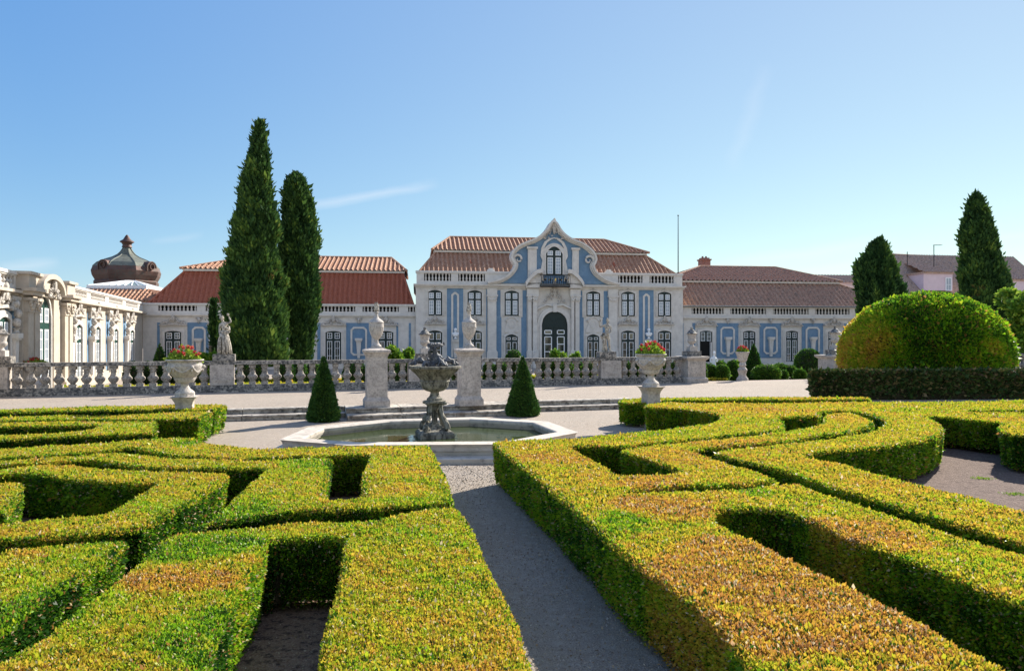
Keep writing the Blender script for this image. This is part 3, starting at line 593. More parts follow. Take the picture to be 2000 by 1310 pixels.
# ------------------------------------------------------------------ urns on tall pedestals
FLUTES = dict(flute=.05, fn=12)
def flame_urn(parentless_loc, label):
    e = empty('flame_urn', parentless_loc, GA, label, 'urn', 'tall flame-topped urns flanking the steps')
    bm = B(); lathe(bm, [(.165, 0), (.165, .05)], sq=True); lathe(bm, [(.16, .05), (.155, .08), (.12, .11), (.075, .16), (.065, .22), (.06, .26), (.085, .29)], 24); newmesh('foot', bm, M['marble'], e, smooth=True)
    bm = B(); lathe(bm, [(.08, .285), (.13, .34), (.18, .44), (.215, .55), (.23, .66)], 72, flute=.035, fn=14); lathe(bm, [(.235, .655), (.24, .67), (.235, .70), (.235, .80), (.245, .81), (.245, .83), (.23, .84)], 32); newmesh('fluted_body', bm, M['marble'], e, smooth=True)
    bm = B(); lathe(bm, [(.235, .835), (.22, .86), (.17, .90), (.10, .95), (.065, 1.0), (.05, 1.08), (.045, 1.12), (.075, 1.13), (.08, 1.15), (.05, 1.17)], 32); newmesh('lid', bm, M['marble'], e, smooth=True)
    bm = B()
    for k in range(9):
        a = k * 2.4; r0 = .05; tw = .5
        tube(bm, [(r0 * math.cos(a + tw * q), r0 * math.sin(a + tw * q), 1.15 + .055 * q * (1 + .1 * (k % 3))) if q else (.02 * math.cos(a), .02 * math.sin(a), 1.15) for q in range(6)], [.03, .042, .04, .03, .018, .006], 6)
    ball(bm, (0, 0, 1.22), (.06, .06, .09)); newmesh('carved_flame', bm, M['statue'], e, smooth=True); return e
def pedestal(loc, label):
    e = empty('urn_pedestal', loc, GA, label, 'pedestal', 'stone pedestals under the tall urns')
    bm = B(); lathe(bm, [(.40, 0), (.40, .20)], sq=True); lathe(bm, [(.395, .20), (.36, .26), (.33, .31)], sq=True); bmesh.ops.bevel(bm, geom=bm.edges[:], offset=.012, segments=1); newmesh('plinth', bm, M['stone'], e)
    bm = B(); lathe(bm, [(.325, .31), (.325, 1.60)], sq=True); bmesh.ops.bevel(bm, geom=bm.edges[:], offset=.012, segments=1)
    for a in range(4):
        mt = Matrix.Rotation(a * PI / 2, 4, 'Z'); b2 = B()
        box(b2, -.17, -.15, -.332, -.32, .38, 1.32); box(b2, .15, .17, -.332, -.32, .38, 1.32); box(b2, -.149, .149, -.332, -.32, .38, .40)
        pts = [(-.15 + .3 * q / 8, 1.24 + .0 - .06 * math.sin(PI * q / 8) + .07) for q in range(9)]
        tube(b2, [(x, -.325, z) for x, z in pts], .011, 6); ball(b2, (0, -.325, 1.40), (.035, .015, .035), 1)
        b2.transform(mt); tm = bpy.data.meshes.new('t'); b2.to_mesh(tm); b2.free(); bm.from_mesh(tm); bpy.data.meshes.remove(tm)
    newmesh('shaft', bm, M['stone'], e)
    bm = B(); lathe(bm, [(.33, 1.60), (.35, 1.64), (.35, 1.66), (.39, 1.72), (.42, 1.75), (.42, 1.81), (.40, 1.82), (.24, 1.86), (.0 + .2, 1.88)], sq=True); newmesh('cap', bm, M['stone'], e); return e
x1, y1 = T(735, 793, TZ); x2, y2 = T(916, 790.5, TZ)
pedestal((x1, y1, TZ), 'tall weathered stone pedestal left of the fountain'); pedestal((x2, y2, TZ), 'tall weathered stone pedestal right of the fountain, partly behind the bowl')
flame_urn((x1, y1, TZ + 1.88), 'tall fluted stone urn with a carved flame on the pedestal left of the fountain'); flame_urn((x2, y2, TZ + 1.88), 'tall fluted stone urn with a carved flame on the pedestal right of the fountain')

# ------------------------------------------------------------------ flower urns
def flower_mass(loc, r, h, label, n=1500, droop=.0, seed=1, red_bias=0):
    e = empty('flowers', loc, 0, label, 'flowers', 'red flowers planted in the garden urns')
    rg = np.random.default_rng(seed); a = rg.uniform(0, 2 * PI, n); u = rg.random(n) ** .5; ht = rg.random(n)
    P = np.c_[u * r * np.cos(a), u * r * np.sin(a), h * ht * (1.05 - .75 * u ** 2) * (.8 + .35 * np.sin(a * 3 + seed))]
    P[:, 2] = np.maximum(P[:, 2], .0); N = np.c_[np.cos(a) * u, np.sin(a) * u, np.full(n, .8)]
    v, t = leaves_np(P, N, .07, np.clip(rg.normal(.88, .2, n), 0, 1), wid=.35, spread=1.2); leaf_object('foliage', v, t, M['shrub'], e)
    for k in range(17):
        ak = rg.uniform(0, 6.28) if not (red_bias and k % 2) else rg.uniform(-.9, .3); uk = rg.uniform(.15, 1.0); c = np.array([uk * r * math.cos(ak), uk * r * math.sin(ak), h * (1.16 - .66 * uk ** 2)])
        m = 70; d = rg.normal(size=(m, 3)); d /= np.linalg.norm(d, axis=1)[:, None]
        v, t = leaves_np(c + d * .028 * (rg.random((m, 1)) + .2), d, .028, np.clip(rg.normal(.4, .35, m), 0, 1), wid=.5); leaf_object('bloom', v, t, M['flower'], e)
def flower_urn(px, Y, rim_z, label, k=1.0, fl='', seed=1, rb=0):
    x = at(px, Y); e = empty('flower_urn', (x, Y, 0), GA, label, 'urn', 'big weathered flower urns of the parterre')
    H = rim_z; s = k; V_ = .76; foot = H - 1.27 * s * V_
    bm = B(); lathe(bm, [(.24 * s, 0), (.24 * s, .05), (.21 * s, foot * .5), (.20 * s, foot - .22 * s), (.22 * s, foot - .14 * s), (.28 * s, foot - .03 * s), (.31 * s, foot - .015 * s), (.31 * s, foot)], sq=True); bmesh.ops.bevel(bm, geom=bm.edges[:], offset=.01, segments=1); newmesh('stone_block', bm, M['stone'], e)
    bm = B(); lathe(bm, [(.25 * s, foot + .001), (.25 * s, foot + .12 * s * V_)], 8, rot=PI / 8); lathe(bm, [(.24 * s, foot + .12 * s * V_), (.22 * s, foot + .17 * s * V_), (.13 * s, foot + .26 * s * V_), (.095 * s, foot + .36 * s * V_), (.09 * s, foot + .44 * s * V_), (.12 * s, foot + .47 * s * V_)], 28); newmesh('foot', bm, M['marble'], e, smooth=True)
    bm = B(); z = foot + .46 * s * V_
    lathe(bm, [(.10 * s, z), (.21 * s, z + .03 * s * V_), (.25 * s, z + .10 * s * V_), (.265 * s, z + .17 * s * V_), (.25 * s, z + .18 * s * V_), (.30 * s, z + .24 * s * V_), (.37 * s, z + .35 * s * V_), (.415 * s, z + .48 * s * V_), (.43 * s, z + .60 * s * V_), (.42 * s, z + .615 * s * V_), (.42 * s, z + .65 * s * V_), (.40 * s, z + .67 * s * V_), (.415 * s, z + .73 * s * V_), (.455 * s, z + .76 * s * V_), (.465 * s, z + .785 * s * V_), (.455 * s, z + .81 * s * V_), (.41 * s, z + .81 * s * V_), (.38 * s, z + .74 * s * V_), (.02, z + .72 * s * V_)], 48)
    newmesh('bowl', bm, M['marble'], e, smooth=True)
    bm = B()
    for q in range(6):        # hanging garlands and knots round the bowl
        a0 = q * PI / 3; pts = []
        for j in range(9):
            a = a0 + j / 8 * PI / 3; dz = .55 - .17 * math.sin(PI * j / 8); rr = .445 - .10 * math.sin(PI * j / 8) ** 1.2 * .8
            pts.append((rr * s * math.cos(a), rr * s * math.sin(a), z + dz * s * V_))
        tube(bm, pts, [.022 * s + .012 * s * math.sin(PI * j / 8) for j in range(9)], 7); ball(bm, (.45 * s * math.cos(a0), .45 * s * math.sin(a0), z + .55 * s * V_), .05 * s)
        ball(bm, (.43 * s * math.cos(a0), .43 * s * math.sin(a0), z + .45 * s * V_), (.03 * s, .03 * s, .06 * s), 1)
    newmesh('garland', bm, M['marble'], e, smooth=True)
    flower_mass((x, Y, H - .08), .40 * s, .36, fl, seed=seed, red_bias=rb)
flower_urn(361, 18.7, 1.98, 'big weathered flower urn with garlands behind the left parterre', 1.0, 'red flowers over bright green leaves in the left flower urn', 3)
flower_urn(1271, 20.4, 2.08, 'big weathered flower urn with garlands behind the right parterre', .96, 'spreading red flowers in the big flower urn on the right', 5, 1)

# ------------------------------------------------------------------ topiary cones
def shell_leaves(prof_fn, z0, z1, n, L, tfn, c, spread=.8, lump=.04, seed=1, noise_sc=3.0):
    """points on a surface of revolution given by radius prof_fn(z)"""
    rg = np.random.default_rng(seed); zz = []
    zs = rg.uniform(z0, z1, n * 3); rr = np.array([max(0, prof_fn(z)) for z in zs]); rm = rr.max(); keep = rg.random(len(zs)) < np.clip(rr / rm, .12, 1); zs = zs[keep][:n]; rr = rr[keep][:n]; n = len(zs)
    a = rg.uniform(0, 2 * PI, n); e = .02 * (z1 - z0); sl_ = np.array([(max(0, prof_fn(min(z1, z + e))) - max(0, prof_fn(max(z0, z - e)))) / (2 * e) for z in zs]); sl_ = np.clip(sl_, -3, 3)
    N = np.c_[np.cos(a), np.sin(a), -sl_]; N /= np.linalg.norm(N, axis=1)[:, None]
    P = np.c_[rr * np.cos(a), rr * np.sin(a), zs]; P += N * (lump * snoise(P + np.array(c), noise_sc, seed + 3) - L * .7)[:, None]
    P += np.array(c); t = tfn(P, N)
    return leaves_np(P, N, L, t, wid=.28, spread=spread, up=.15)
def rev_body(prof_fn, z0, z1, c, seg=28, rings=18, lump=.04, seed=1, noise_sc=3.0, shrink=.06):
    V, F = [], []
    zs = np.linspace(z0, z1, rings)
    for z in zs:
        r = max(.002, prof_fn(z) - shrink)
        for k in range(seg): V.append((r * math.cos(2 * PI * k / seg), r * math.sin(2 * PI * k / seg), z))
    V = np.array(V) + np.array(c)
    nrm = np.zeros_like(V); nrm[:, :2] = V[:, :2] - np.array(c)[:2]; nrm /= np.maximum(np.linalg.norm(nrm, axis=1), .01)[:, None]
    V += nrm * (lump * snoise(V, noise_sc, seed + 3))[:, None] * np.clip(np.linalg.norm((V - np.array(c))[:, :2], axis=1) * 3, 0, 1)[:, None]
    for a in range(rings - 1):
        for k in range(seg): F.append((a * seg + k, a * seg + (k + 1) % seg, (a + 1) * seg + (k + 1) % seg, (a + 1) * seg + k))
    F.append(tuple(range(seg))[::-1]); F.append(tuple((rings - 1) * seg + k for k in range(seg)))
    return V, F
def dark_t(mu, sd): return lambda P, N: np.clip(mu + .18 * snoise(P, 2.2, 41) + rng.normal(size=len(P)) * sd, 0, 1)
def topiary(name, loc, prof, z1, n, L, mat, label, cat, group=None, mu=.4, sd=.22, lump=.03, noise_sc=3, seed=1, core='core_dark', trunk=.06, spread=.8, shrink=.06):
    e = empty(name, loc, 0, label, cat, group)
    v, t = shell_leaves(prof, 0.02, z1, n, L, dark_t(mu, sd), (0, 0, 0), spread, lump, seed, noise_sc)
    leaf_object('crown', v, t, mat, e, base=(*rev_body(prof, .02, z1, (0, 0, 0), lump=lump, seed=seed, noise_sc=noise_sc, shrink=shrink), M[core]))
    bm = B(); tube(bm, [(0, 0, -.05), (0, 0, z1 * .5)], [trunk, trunk * .6], 8); newmesh('trunk', bm, M['bark'], e)
    return e
for px, py, top, hw, lab in ((632, 825, 697, 34, 'clipped dark yew cone left of the fountain'), (1021, 814, 697, 36, 'clipped dark yew cone right of the fountain')):
    x, y = T(px, py, 0); y += .35; r = hw / FPX * y; hgt = zat(top, y)
    topiary('topiary_cone', (at(px, y), y, 0), (lambda z, r=r, h=hgt: r * min(1, (.80 + z * 1.2)) * max(0, 1 - z / h) ** .92 + .02), hgt, 14000, .065, M['yew'], lab, 'topiary', 'clipped cones beside the fountain', mu=.45, lump=.03, seed=px)

# ------------------------------------------------------------------ balustrade on the terrace
VB = 31.15
def bal_u(px):       # u along the balustrade line hit by a view direction
    k = (px - CX) / FPX; # x=GE.x u+GN.x v ; y=GE.y u+GN.y v ; x=k y
    return (k * GN.y * VB - GN.x * VB) / (GE.x - k * GE.y)
def bal_pt(px): u = bal_u(px); return (*gv(u, VB), u)
BZ = TZ
bu0, bu1 = bal_u(-110), bal_u(1331)
bal = empty('balustrade', (*gv(0, VB), BZ), GA, 'long weathered stone balustrade across the terrace, from the left edge to the gate gap', 'balustrade')
def bal_proto():
    bm = B(); box(bm, -.125, .125, -.125, .125, .28, .40); lathe(bm, [(.085, .40), (.09, .43), (.15, .50), (.195, .58), (.20, .63), (.165, .66), (.12, .73), (.095, .83), (.09, .86)], 14); lathe(bm, [(.13, .86), (.13, .885)], 14); lathe(bm, [(.10, .885), (.105, .97)], 14); box(bm, -.125, .125, -.125, .125, .97, 1.085)
    me = bpy.data.meshes.new('baluster'); bm.to_mesh(me); bm.free(); me.materials.append(M['baluster']); me.polygons.foreach_set('use_smooth', [True] * len(me.polygons)); me.set_sharp_from_angle(angle=R(35)); return me
bme = bal_proto()
def bal_run(parent, u0, u1, peds, v=0):
    bm = B(); x = u0
    while x < u1 - .05:
        e = min(x + 2.3, u1); box(bm, x + .004, e - .004, v - .20, v + .20, 1.10, 1.25); x = e
    bmesh.ops.bevel(bm, geom=bm.edges[:], offset=.02, segments=2); newmesh('rail', bm, M['stone_dark'], parent)
    bm = B(); x = u0
    while x < u1 - .05:
        e = min(x + 2.9, u1); box(bm, x + .004, e - .004, v - .20, v + .20, .12, .28); box(bm, x + .003, e - .003, v - .34, v + .34, 0, .117); x = e
    bmesh.ops.bevel(bm, geom=bm.edges[:], offset=.018, segments=1); newmesh('base_course', bm, M['stone_dark'], parent)
    for a, b in peds:
        bm = B(); box(bm, a, b, v - .215, v + .215, .281, 1.099); box(bm, a + .12, b - .12, v - .235, v - .214, .42, .97); box(bm, a + .17, b - .17, v - .245, v - .234, .47, .92); newmesh('pier', bm, M['stone'], parent)
    edges = [u0] + [q for ab in peds for q in ab] + [u1]
    for s0, s1 in zip(edges[0::2], edges[1::2]):
        L = s1 - s0; n = int(round(L / .46))
        if n < 1: continue
        for k in range(n):
            o = bpy.data.objects.new('baluster', bme); COL.objects.link(o); o.parent = parent; o.location = (s0 + (k + .5) * L / n, v, 0)
peds = [(bal_u(-12), bal_u(19)), (bal_u(411), bal_u(457)), (bal_u(797), bal_u(845)), (bal_u(1171), bal_u(1210))]
bal_run(bal, bu0, bu1, peds)
def pier(px0, px1, label):
    u0, u1 = bal_u(px0), bal_u(px1); um = (u0 + u1) / 2; w = (u1 - u0) / 2
    e = garden_empty('gate_pier', um, VB, TZ, label, 'pier', 'stone piers of the terrace gate'); bm = B()
    lathe(bm, [(w + .06, 0), (w + .06, .20), (w + .02, .24), (w - .02, .26)], sq=True); newmesh('plinth', bm, M['stone'], e)
    bm = B(); lathe(bm, [(w - .025, .26), (w - .025, 1.08)], sq=True); box(bm, -w + .18, w - .18, -w - .002, -w + .02, .42, .96); newmesh('shaft', bm, M['stone'], e)
    bm = B(); lathe(bm, [(w, 1.08), (w + .03, 1.12), (w + .10, 1.17), (w + .11, 1.26), (w + .09, 1.27)], sq=True); newmesh('cap', bm, M['stone'], e); return um
u_g1 = pier(1333, 1369, 'pale stone pier with panel ending the balustrade left of the gravel gap'); u_g2 = pier(1612, 1650, 'pale stone pier at the far side of the gravel gap, beside the big dome hedge')
e = garden_empty('balustrade', 0, VB, TZ, 'short length of stone balustrade behind the big dome hedge at the right edge', 'balustrade'); bal_run(e, bal_u(1652), bal_u(2120), [])

def lidded_urn(u, label, z=TZ + 1.25, k=1.0):
    e = garden_empty('lidded_urn', u, VB, z, label, 'urn', 'squat lidded stone urns on the balustrade'); s = k
    bm = B(); box(bm, -.40 * s, .40 * s, -.24, .24, 0, .25 * s); bmesh.ops.bevel(bm, geom=bm.edges[:], offset=.02, segments=1); newmesh('plinth', bm, M['stone_dark'], e)
    bm = B(); box(bm, -.2 * s, .2 * s, -.2 * s, .2 * s, .25 * s, .48 * s); lathe(bm, [(.14 * s, .48 * s), (.10 * s, .54 * s), (.09 * s, .58 * s), (.15 * s, .63 * s), (.20 * s, .68 * s), (.215 * s, .76 * s), (.20 * s, .77 * s), (.20 * s, .80 * s), (.18 * s, .82 * s), (.19 * s, .92 * s), (.22 * s, 1.06 * s), (.24 * s, 1.08 * s)], 24); newmesh('body', bm, M['marble'], e, smooth=True)
    bm = B(); lathe(bm, [(.28 * s, 1.08 * s), (.285 * s, 1.11 * s), (.20 * s, 1.16 * s), (.15 * s, 1.24 * s), (.09 * s, 1.29 * s), (.05 * s, 1.31 * s), (.05 * s, 1.33 * s)], 24); ball(bm, (0, 0, 1.365 * s), .07 * s); newmesh('lid', bm, M['stone_dark'], e, smooth=True)
lidded_urn(bal_u(829.5), 'squat lidded urn on the balustrade just behind the fountain figures', k=.98)
lidded_urn(u_g1, 'squat lidded urn on the gate pier beside the right flower urn', TZ + 1.271)
lidded_urn(u_g2, 'squat lidded urn on the gate pier beside the big dome hedge', TZ + 1.271, k=1.05)
lidded_urn(bal_u(2), 'squat lidded urn on the balustrade at the left edge', k=.98)

# ------------------------------------------------------------------ statues
def statue(px, label, chains, extra, h_scale, name='statue'):
    u = bal_u(px); e = garden_empty(name, u, VB, TZ + 1.25, label, 'statue')
    bm = B(); box(bm, -.42, .42, -.22, .22, 0, .27); bmesh.ops.bevel(bm, geom=bm.edges[:], offset=.015, segments=1); newmesh('plinth', bm, M['stone_dark'], e)
    o = bake(skinned('figure', chains, M['statue'], None, sub=2)); bm = B(); extra(bm); add_bm(o, bm); o.parent = e; o.location = (0, 0, .27); o.scale = (h_scale,) * 3
    o.rotation_euler = (0, 0, -GA); return e
def head_bits(bm, c, turn=0, hair=True, r=.078):
    c = Vector(c); f = Vector((math.sin(turn), -math.cos(turn), 0)); s = Vector((math.cos(turn), math.sin(turn), 0))
    ball(bm, c, (r * .86, r, r * 1.22), 3); ball(bm, c + f * r * 1.0 + Vector((0, 0, -.012)), (.013, .017, .02), 1); ball(bm, c + f * r * .80 + Vector((0, 0, -.058)), (.022, .014, .010), 1); ball(bm, c + f * r * .68 + Vector((0, 0, -.088)), (.026, .024, .018), 1)
    for k in (-1, 1):
        ball(bm, c + f * r * .88 + s * .028 * k + Vector((0, 0, .010)), (.013, .008, .007), 1); ball(bm, c + s * .075 * k + Vector((0, 0, -.01)), (.01, .017, .026), 1)
    if hair:
        rr = random.Random(3)
        for k in range(46):
            a = rr.uniform(0, 2 * PI); el = rr.uniform(-.1, 1.4); d = Vector((math.cos(a) * math.cos(el), math.sin(a) * math.cos(el), math.sin(el)))
            if d.dot(f) > .55 and el < .6: continue
            ball(bm, c + Vector((d.x * r * .95, d.y * r, d.z * r * 1.2)), rr.uniform(.018, .03), 1)
def hand(bm, w, d, curl, thumb, s=1.0):       # palm, four fingers, thumb
    w = Vector(w); d = Vector(d).normalized(); t = Vector(thumb); t = (t - d * t.dot(d)).normalized(); nrm = d.cross(t)
    tube(bm, [w, w + d * .04 * s, w + d * .085 * s], [.02 * s, .03 * s, .03 * s], 8)
    for k in range(4):
        b0 = w + d * .08 * s + t * (.026 - .0175 * k) * s; L = (.07, .08, .075, .058)[k] * s
        d1 = (d + nrm * curl * .5).normalized(); d2 = (d + nrm * curl * 1.4).normalized(); tube(bm, [b0, b0 + d1 * L * .5, b0 + d1 * L * .5 + d2 * L * .5], [.0095 * s, .009 * s, .006 * s], 6)
    b0 = w + d * .03 * s + t * .03 * s; tube(bm, [b0, b0 + (t * .7 + d * .6) * .035 * s, b0 + (t * .5 + d + nrm * curl * .6) * .055 * s], [.012 * s, .011 * s, .007 * s], 6)
# robed woman, her left arm (photo right) raised beside the head, weight on one leg
woman = [[((0, 0, .92), (.15, .12)), ((.01, 0, 1.04), (.125, .10)), ((-.01, 0, 1.18), (.145, .105)), ((-.03, 0, 1.32), (.13, .085)), ((-.05, -.01, 1.40), .055), ((-.065, -.015, 1.46), .05), ((-.075, -.02, 1.52), .06)],
         [((-.03, 0, 1.32), (.13, .085)), ((-.17, .01, 1.30), .062), ((-.21, .02, 1.15), .048), ((-.19, -.03, 1.00), .042), ((-.15, -.12, .86), .034), ((-.13, -.14, .82), .028)],
         [((-.03, 0, 1.32), (.13, .085)), ((.12, 0, 1.34), .06), ((.25, -.03, 1.37), .05), ((.30, -.04, 1.42), .044), ((.26, -.05, 1.55), .036), ((.22, -.06, 1.63), .028)],
         [((0, 0, .92), (.15, .12)), ((-.08, -.01, .75), (.12, .12)), ((-.10, -.02, .55), (.105, .11)), ((-.10, -.02, .30), (.105, .11)), ((-.10, -.03, .06), (.115, .12))],
         [((0, 0, .92), (.15, .12)), ((.09, -.05, .75), (.12, .12)), ((.13, -.12, .52), (.10, .10)), ((.15, -.06, .28), (.10, .10)), ((.17, -.06, .06), (.12, .12))]]
def woman_x(bm):
    head_bits(bm, (-.085, -.03, 1.57), turn=.5)
    hand(bm, (.215, -.06, 1.64), (-.15, -.1, 1), .6, (-1, 0, .2)); hand(bm, (-.13, -.145, .81), (.15, -.25, -1), .5, (1, 0, 0))
    ball(bm, (.20, -.09, 1.74), (.05, .05, .04), 2)
    rr = random.Random(5)       # falling folds of the robe
    for k in range(26):
        a = k / 26 * 2 * PI; x = .19 * math.cos(a); y = .15 * math.sin(a); ph = rr.uniform(-.04, .04)
        tube(bm, [(x * .75, y * .85 - .01, .93), (x * 1.05 + ph, y * 1.05 - .03, .62), (x * 1.25 + ph * 1.5 + .02, y * 1.2 - .03, .30), (x * 1.45 + ph + .03, y * 1.35 - .02, .01)], [.022, .032, .036, .03], 6)
    pts = [(.02 + .25 * math.sin(t) , -.10 - .04 * math.cos(2 * t), 1.02 + .13 * math.cos(t)) for t in [k * .3 for k in range(12)]]
    tube(bm, pts, [.03 + .015 * math.sin(k) for k in range(12)], 7)          # billowing sash at the hip
    tube(bm, [(-.15, -.02, 1.0), (0, -.13, .95), (.15, -.12, .98), (.22, .02, 1.08), (.17, .1, 1.2), (.05, .1, 1.28)], [.04, .05, .05, .045, .04, .03], 8)
    for sx in (-1, 1): ball(bm, (-.02 + .06 * sx, -.085, 1.22), (.045, .04, .045), 2)
    ball(bm, (.10, -.16, .03), (.05, .10, .035), 2); ball(bm, (-.12, -.16, .03), (.05, .10, .035), 2)
    for k in range(9): ball(bm, (-.2 + k * .05, 0.02 * math.sin(k), .0), (.06, .16, .05), 1)
statue(438, 'pale robed woman statue raising one arm, on the balustrade before the tallest cypress', woman, woman_x, .93)
# nude male figure, one arm bent up at photo left, beside a tree stump
man = [[((0, 0, .88), (.12, .10)), ((.02, 0, 1.0), (.115, .09)), ((.04, 0, 1.16), (.145, .10)), ((.05, 0, 1.32), (.14, .09)), ((.055, -.01, 1.41), .055), ((.06, -.02, 1.47), .055), ((.06, -.02, 1.52), .06)],
       [((.05, 0, 1.32), (.14, .09)), ((-.12, 0, 1.35), .062), ((-.27, -.04, 1.27), .05), ((-.33, -.06, 1.27), .044), ((-.35, -.07, 1.42), .038), ((-.34, -.08, 1.52), .028)],
       [((.05, 0, 1.32), (.14, .09)), ((.20, 0, 1.31), .062), ((.24, -.02, 1.16), .05), ((.23, -.05, 1.04), .044), ((.15, -.14, .95), .034), ((.10, -.17, .93), .026)],
       [((0, 0, .88), (.12, .10)), ((-.09, -.02, .78), .10), ((-.12, -.08, .60), .085), ((-.13, -.10, .46), .062), ((-.13, -.03, .30), .062), ((-.13, .02, .12), .042), ((-.13, 0, .05), .042), ((-.14, -.12, .03), .032)],
       [((0, 0, .88), (.12, .10)), ((.10, -.01, .78), .10), ((.13, -.02, .60), .085), ((.14, -.02, .46), .062), ((.17, .02, .30), .062), ((.20, .03, .12), .042), ((.20, .02, .05), .042), ((.24, -.09, .03), .032)]]
def man_x(bm):
    head_bits(bm, (.065, -.03, 1.575), turn=-.6); tube(bm, [(.06, 0, 1.63), (.05, .01, 1.69), (.02, .01, 1.73)], [.06, .045, .015], 8)
    hand(bm, (-.34, -.08, 1.52), (.25, -.1, 1), .8, (1, 0, 0)); hand(bm, (.10, -.17, .93), (-1, -.2, .1), .5, (0, 0, 1))
    for k in range(5): ball(bm, (-.33 + .03 * k, -.09, 1.64 + .01 * (k % 2)), (.03, .025, .025), 1)
    tube(bm, [(-.06, .03, .0), (-.07, .04, .3), (-.09, .04, .6), (-.10, .05, .86)], [.16, .12, .11, .09], 10)       # stump
    for k in range(14):
        a = k * .45; tube(bm, [(.13 * math.cos(a) - .01, .11 * math.sin(a), .95), (.17 * math.cos(a) - .05, .15 * math.sin(a), .82), (.16 * math.cos(a) - .08, .14 * math.sin(a), .66 + .05 * math.sin(3 * a))], [.035, .04, .015], 6)   # loin skin
    tube(bm, [(-.16, 0, .92), (-.26, .02, .80), (-.22, .02, .66)], [.05, .05, .02], 7)
    for sx in (-1, 1): ball(bm, (.045 + .065 * sx, -.075, 1.26), (.06, .035, .045), 2)
    for k in range(8): ball(bm, (-.22 + k * .07, 0, .0), (.07, .16, .04), 1)
statue(1184, 'weathered nude male statue beside a stump, one bent arm raised, on the balustrade', man, man_x, .92)

# ------------------------------------------------------------------ palace
class Plane:
    def __init__(s, P0, ang): s.x, s.y = P0; s.a = ang; s.c, s.s = math.cos(ang), math.sin(ang)
    def u(s, px): k = (px - CX) / FPX; return (k * s.y - s.x) / (s.c - k * s.s)
    def Y(s, px): return s.y + s.u(px) * s.s
    def z(s, px, py): return CAMZ - (py - CY) / FPX * s.Y(px) - FZ        # local height above the palace ground
FA = R(7.6)
F = Plane((at(1082.4, 62.05), 62.05), FA)
def facade_part(name, bm, mat, parent, smooth=False): return newmesh(name, bm, mat, parent, smooth)
def arch_pts(w, z0, z1, rise, n=8):
    pts = [(-w / 2, z0)]
    for k in range(n + 1):
        t = k / n; x = -w / 2 + w * t; pts.append((x, z1 - rise + rise * math.sqrt(max(0, 1 - (2 * t - 1) ** 2)) if rise >= w * .45 else z1 - rise + rise * (1 - (2 * t - 1) ** 2)))
    pts.append((w / 2, z0)); return pts
def window(parent, uc, w, z0, z1, rise=.15, mat='curtain', split=.66, y=0, rows=3, sur=.22, frame='green', cols=2, name='window', bars=True, scallop=False, two=True):
    e = bpy.data.objects.new(name, None)
    bm = B(); o = [(uc + x, z) for x, z in arch_pts(w, z0, z1, rise)]; prism(bm, o, y - .05, y + .10); f = facade_part(name, bm, M[frame], parent)
    th = w * .055; sash = B(); pane = B(); h = z1 - z0; zt = z0 + h * split
    for sx in (-1, 1):
        xa, xb = (uc + sx * w * .085, uc + sx * w * .41); xa, xb = min(xa, xb), max(xa, xb)
        for q0, q1, rr in ((z0 + h * .05, zt - h * .035, rows), (zt + h * .035, z1 - rise - h * .01 if rise < w * .4 else z1 - rise * .55, 2 if bars else 1)):
            if q1 - q0 < .1: continue
            box(pane, xa, xb, y - .062, y - .052, q0, q1)
            t_ = w * .035; box(sash, xa, xa + t_, y - .078, y - .061, q0, q1); box(sash, xb - t_, xb, y - .078, y - .061, q0, q1); box(sash, xa + t_, xb - t_, y - .0785, y - .0605, q0, q0 + t_); box(sash, xa + t_, xb - t_, y - .0785, y - .0605, q1 - t_, q1)
            for k in range(1, rr): zz = q0 + (q1 - q0) * k / rr; box(sash, xa + t_, xb - t_, y - .074, y - .0603, zz - .014, zz + .014)
            if bars: box(sash, (xa + xb) / 2 - .013, (xa + xb) / 2 + .013, y - .0765, y - .0608, q0 + t_, q1 - t_)
            if scallop and rr == rows: prism(sash, [(xa + t_, q0 + t_)] + [(xa + t_ + (xb - xa - 2 * t_) * k / 8, q0 + t_ + .33 - .16 * math.sin(PI * k / 8)) for k in range(9)] + [(xb - t_, q0 + t_)], y - .064, y - .0595)
    facade_part('pane', pane, M[mat], f); facade_part('sash', sash, M['white'], f)
    if sur:
        for kk, (g, yo) in enumerate(((sur, .10), (sur * .45, .15))):
            bm = B() if kk == 0 else bm
            inn = arch_pts(w + .03 - .0 * kk, z0, z1 + .015, rise, 10); ou = arch_pts(w + .03 + 2 * g, z0 - .0, z1 + .015 + g, rise + .03, 10)
            band(bm, [(uc + a, b) for a, b in ou], [(uc + a, b) for a, b in inn], y - yo, y + .02 - .003 * kk)
        facade_part('surround', bm, M['facade'], f)
    return f
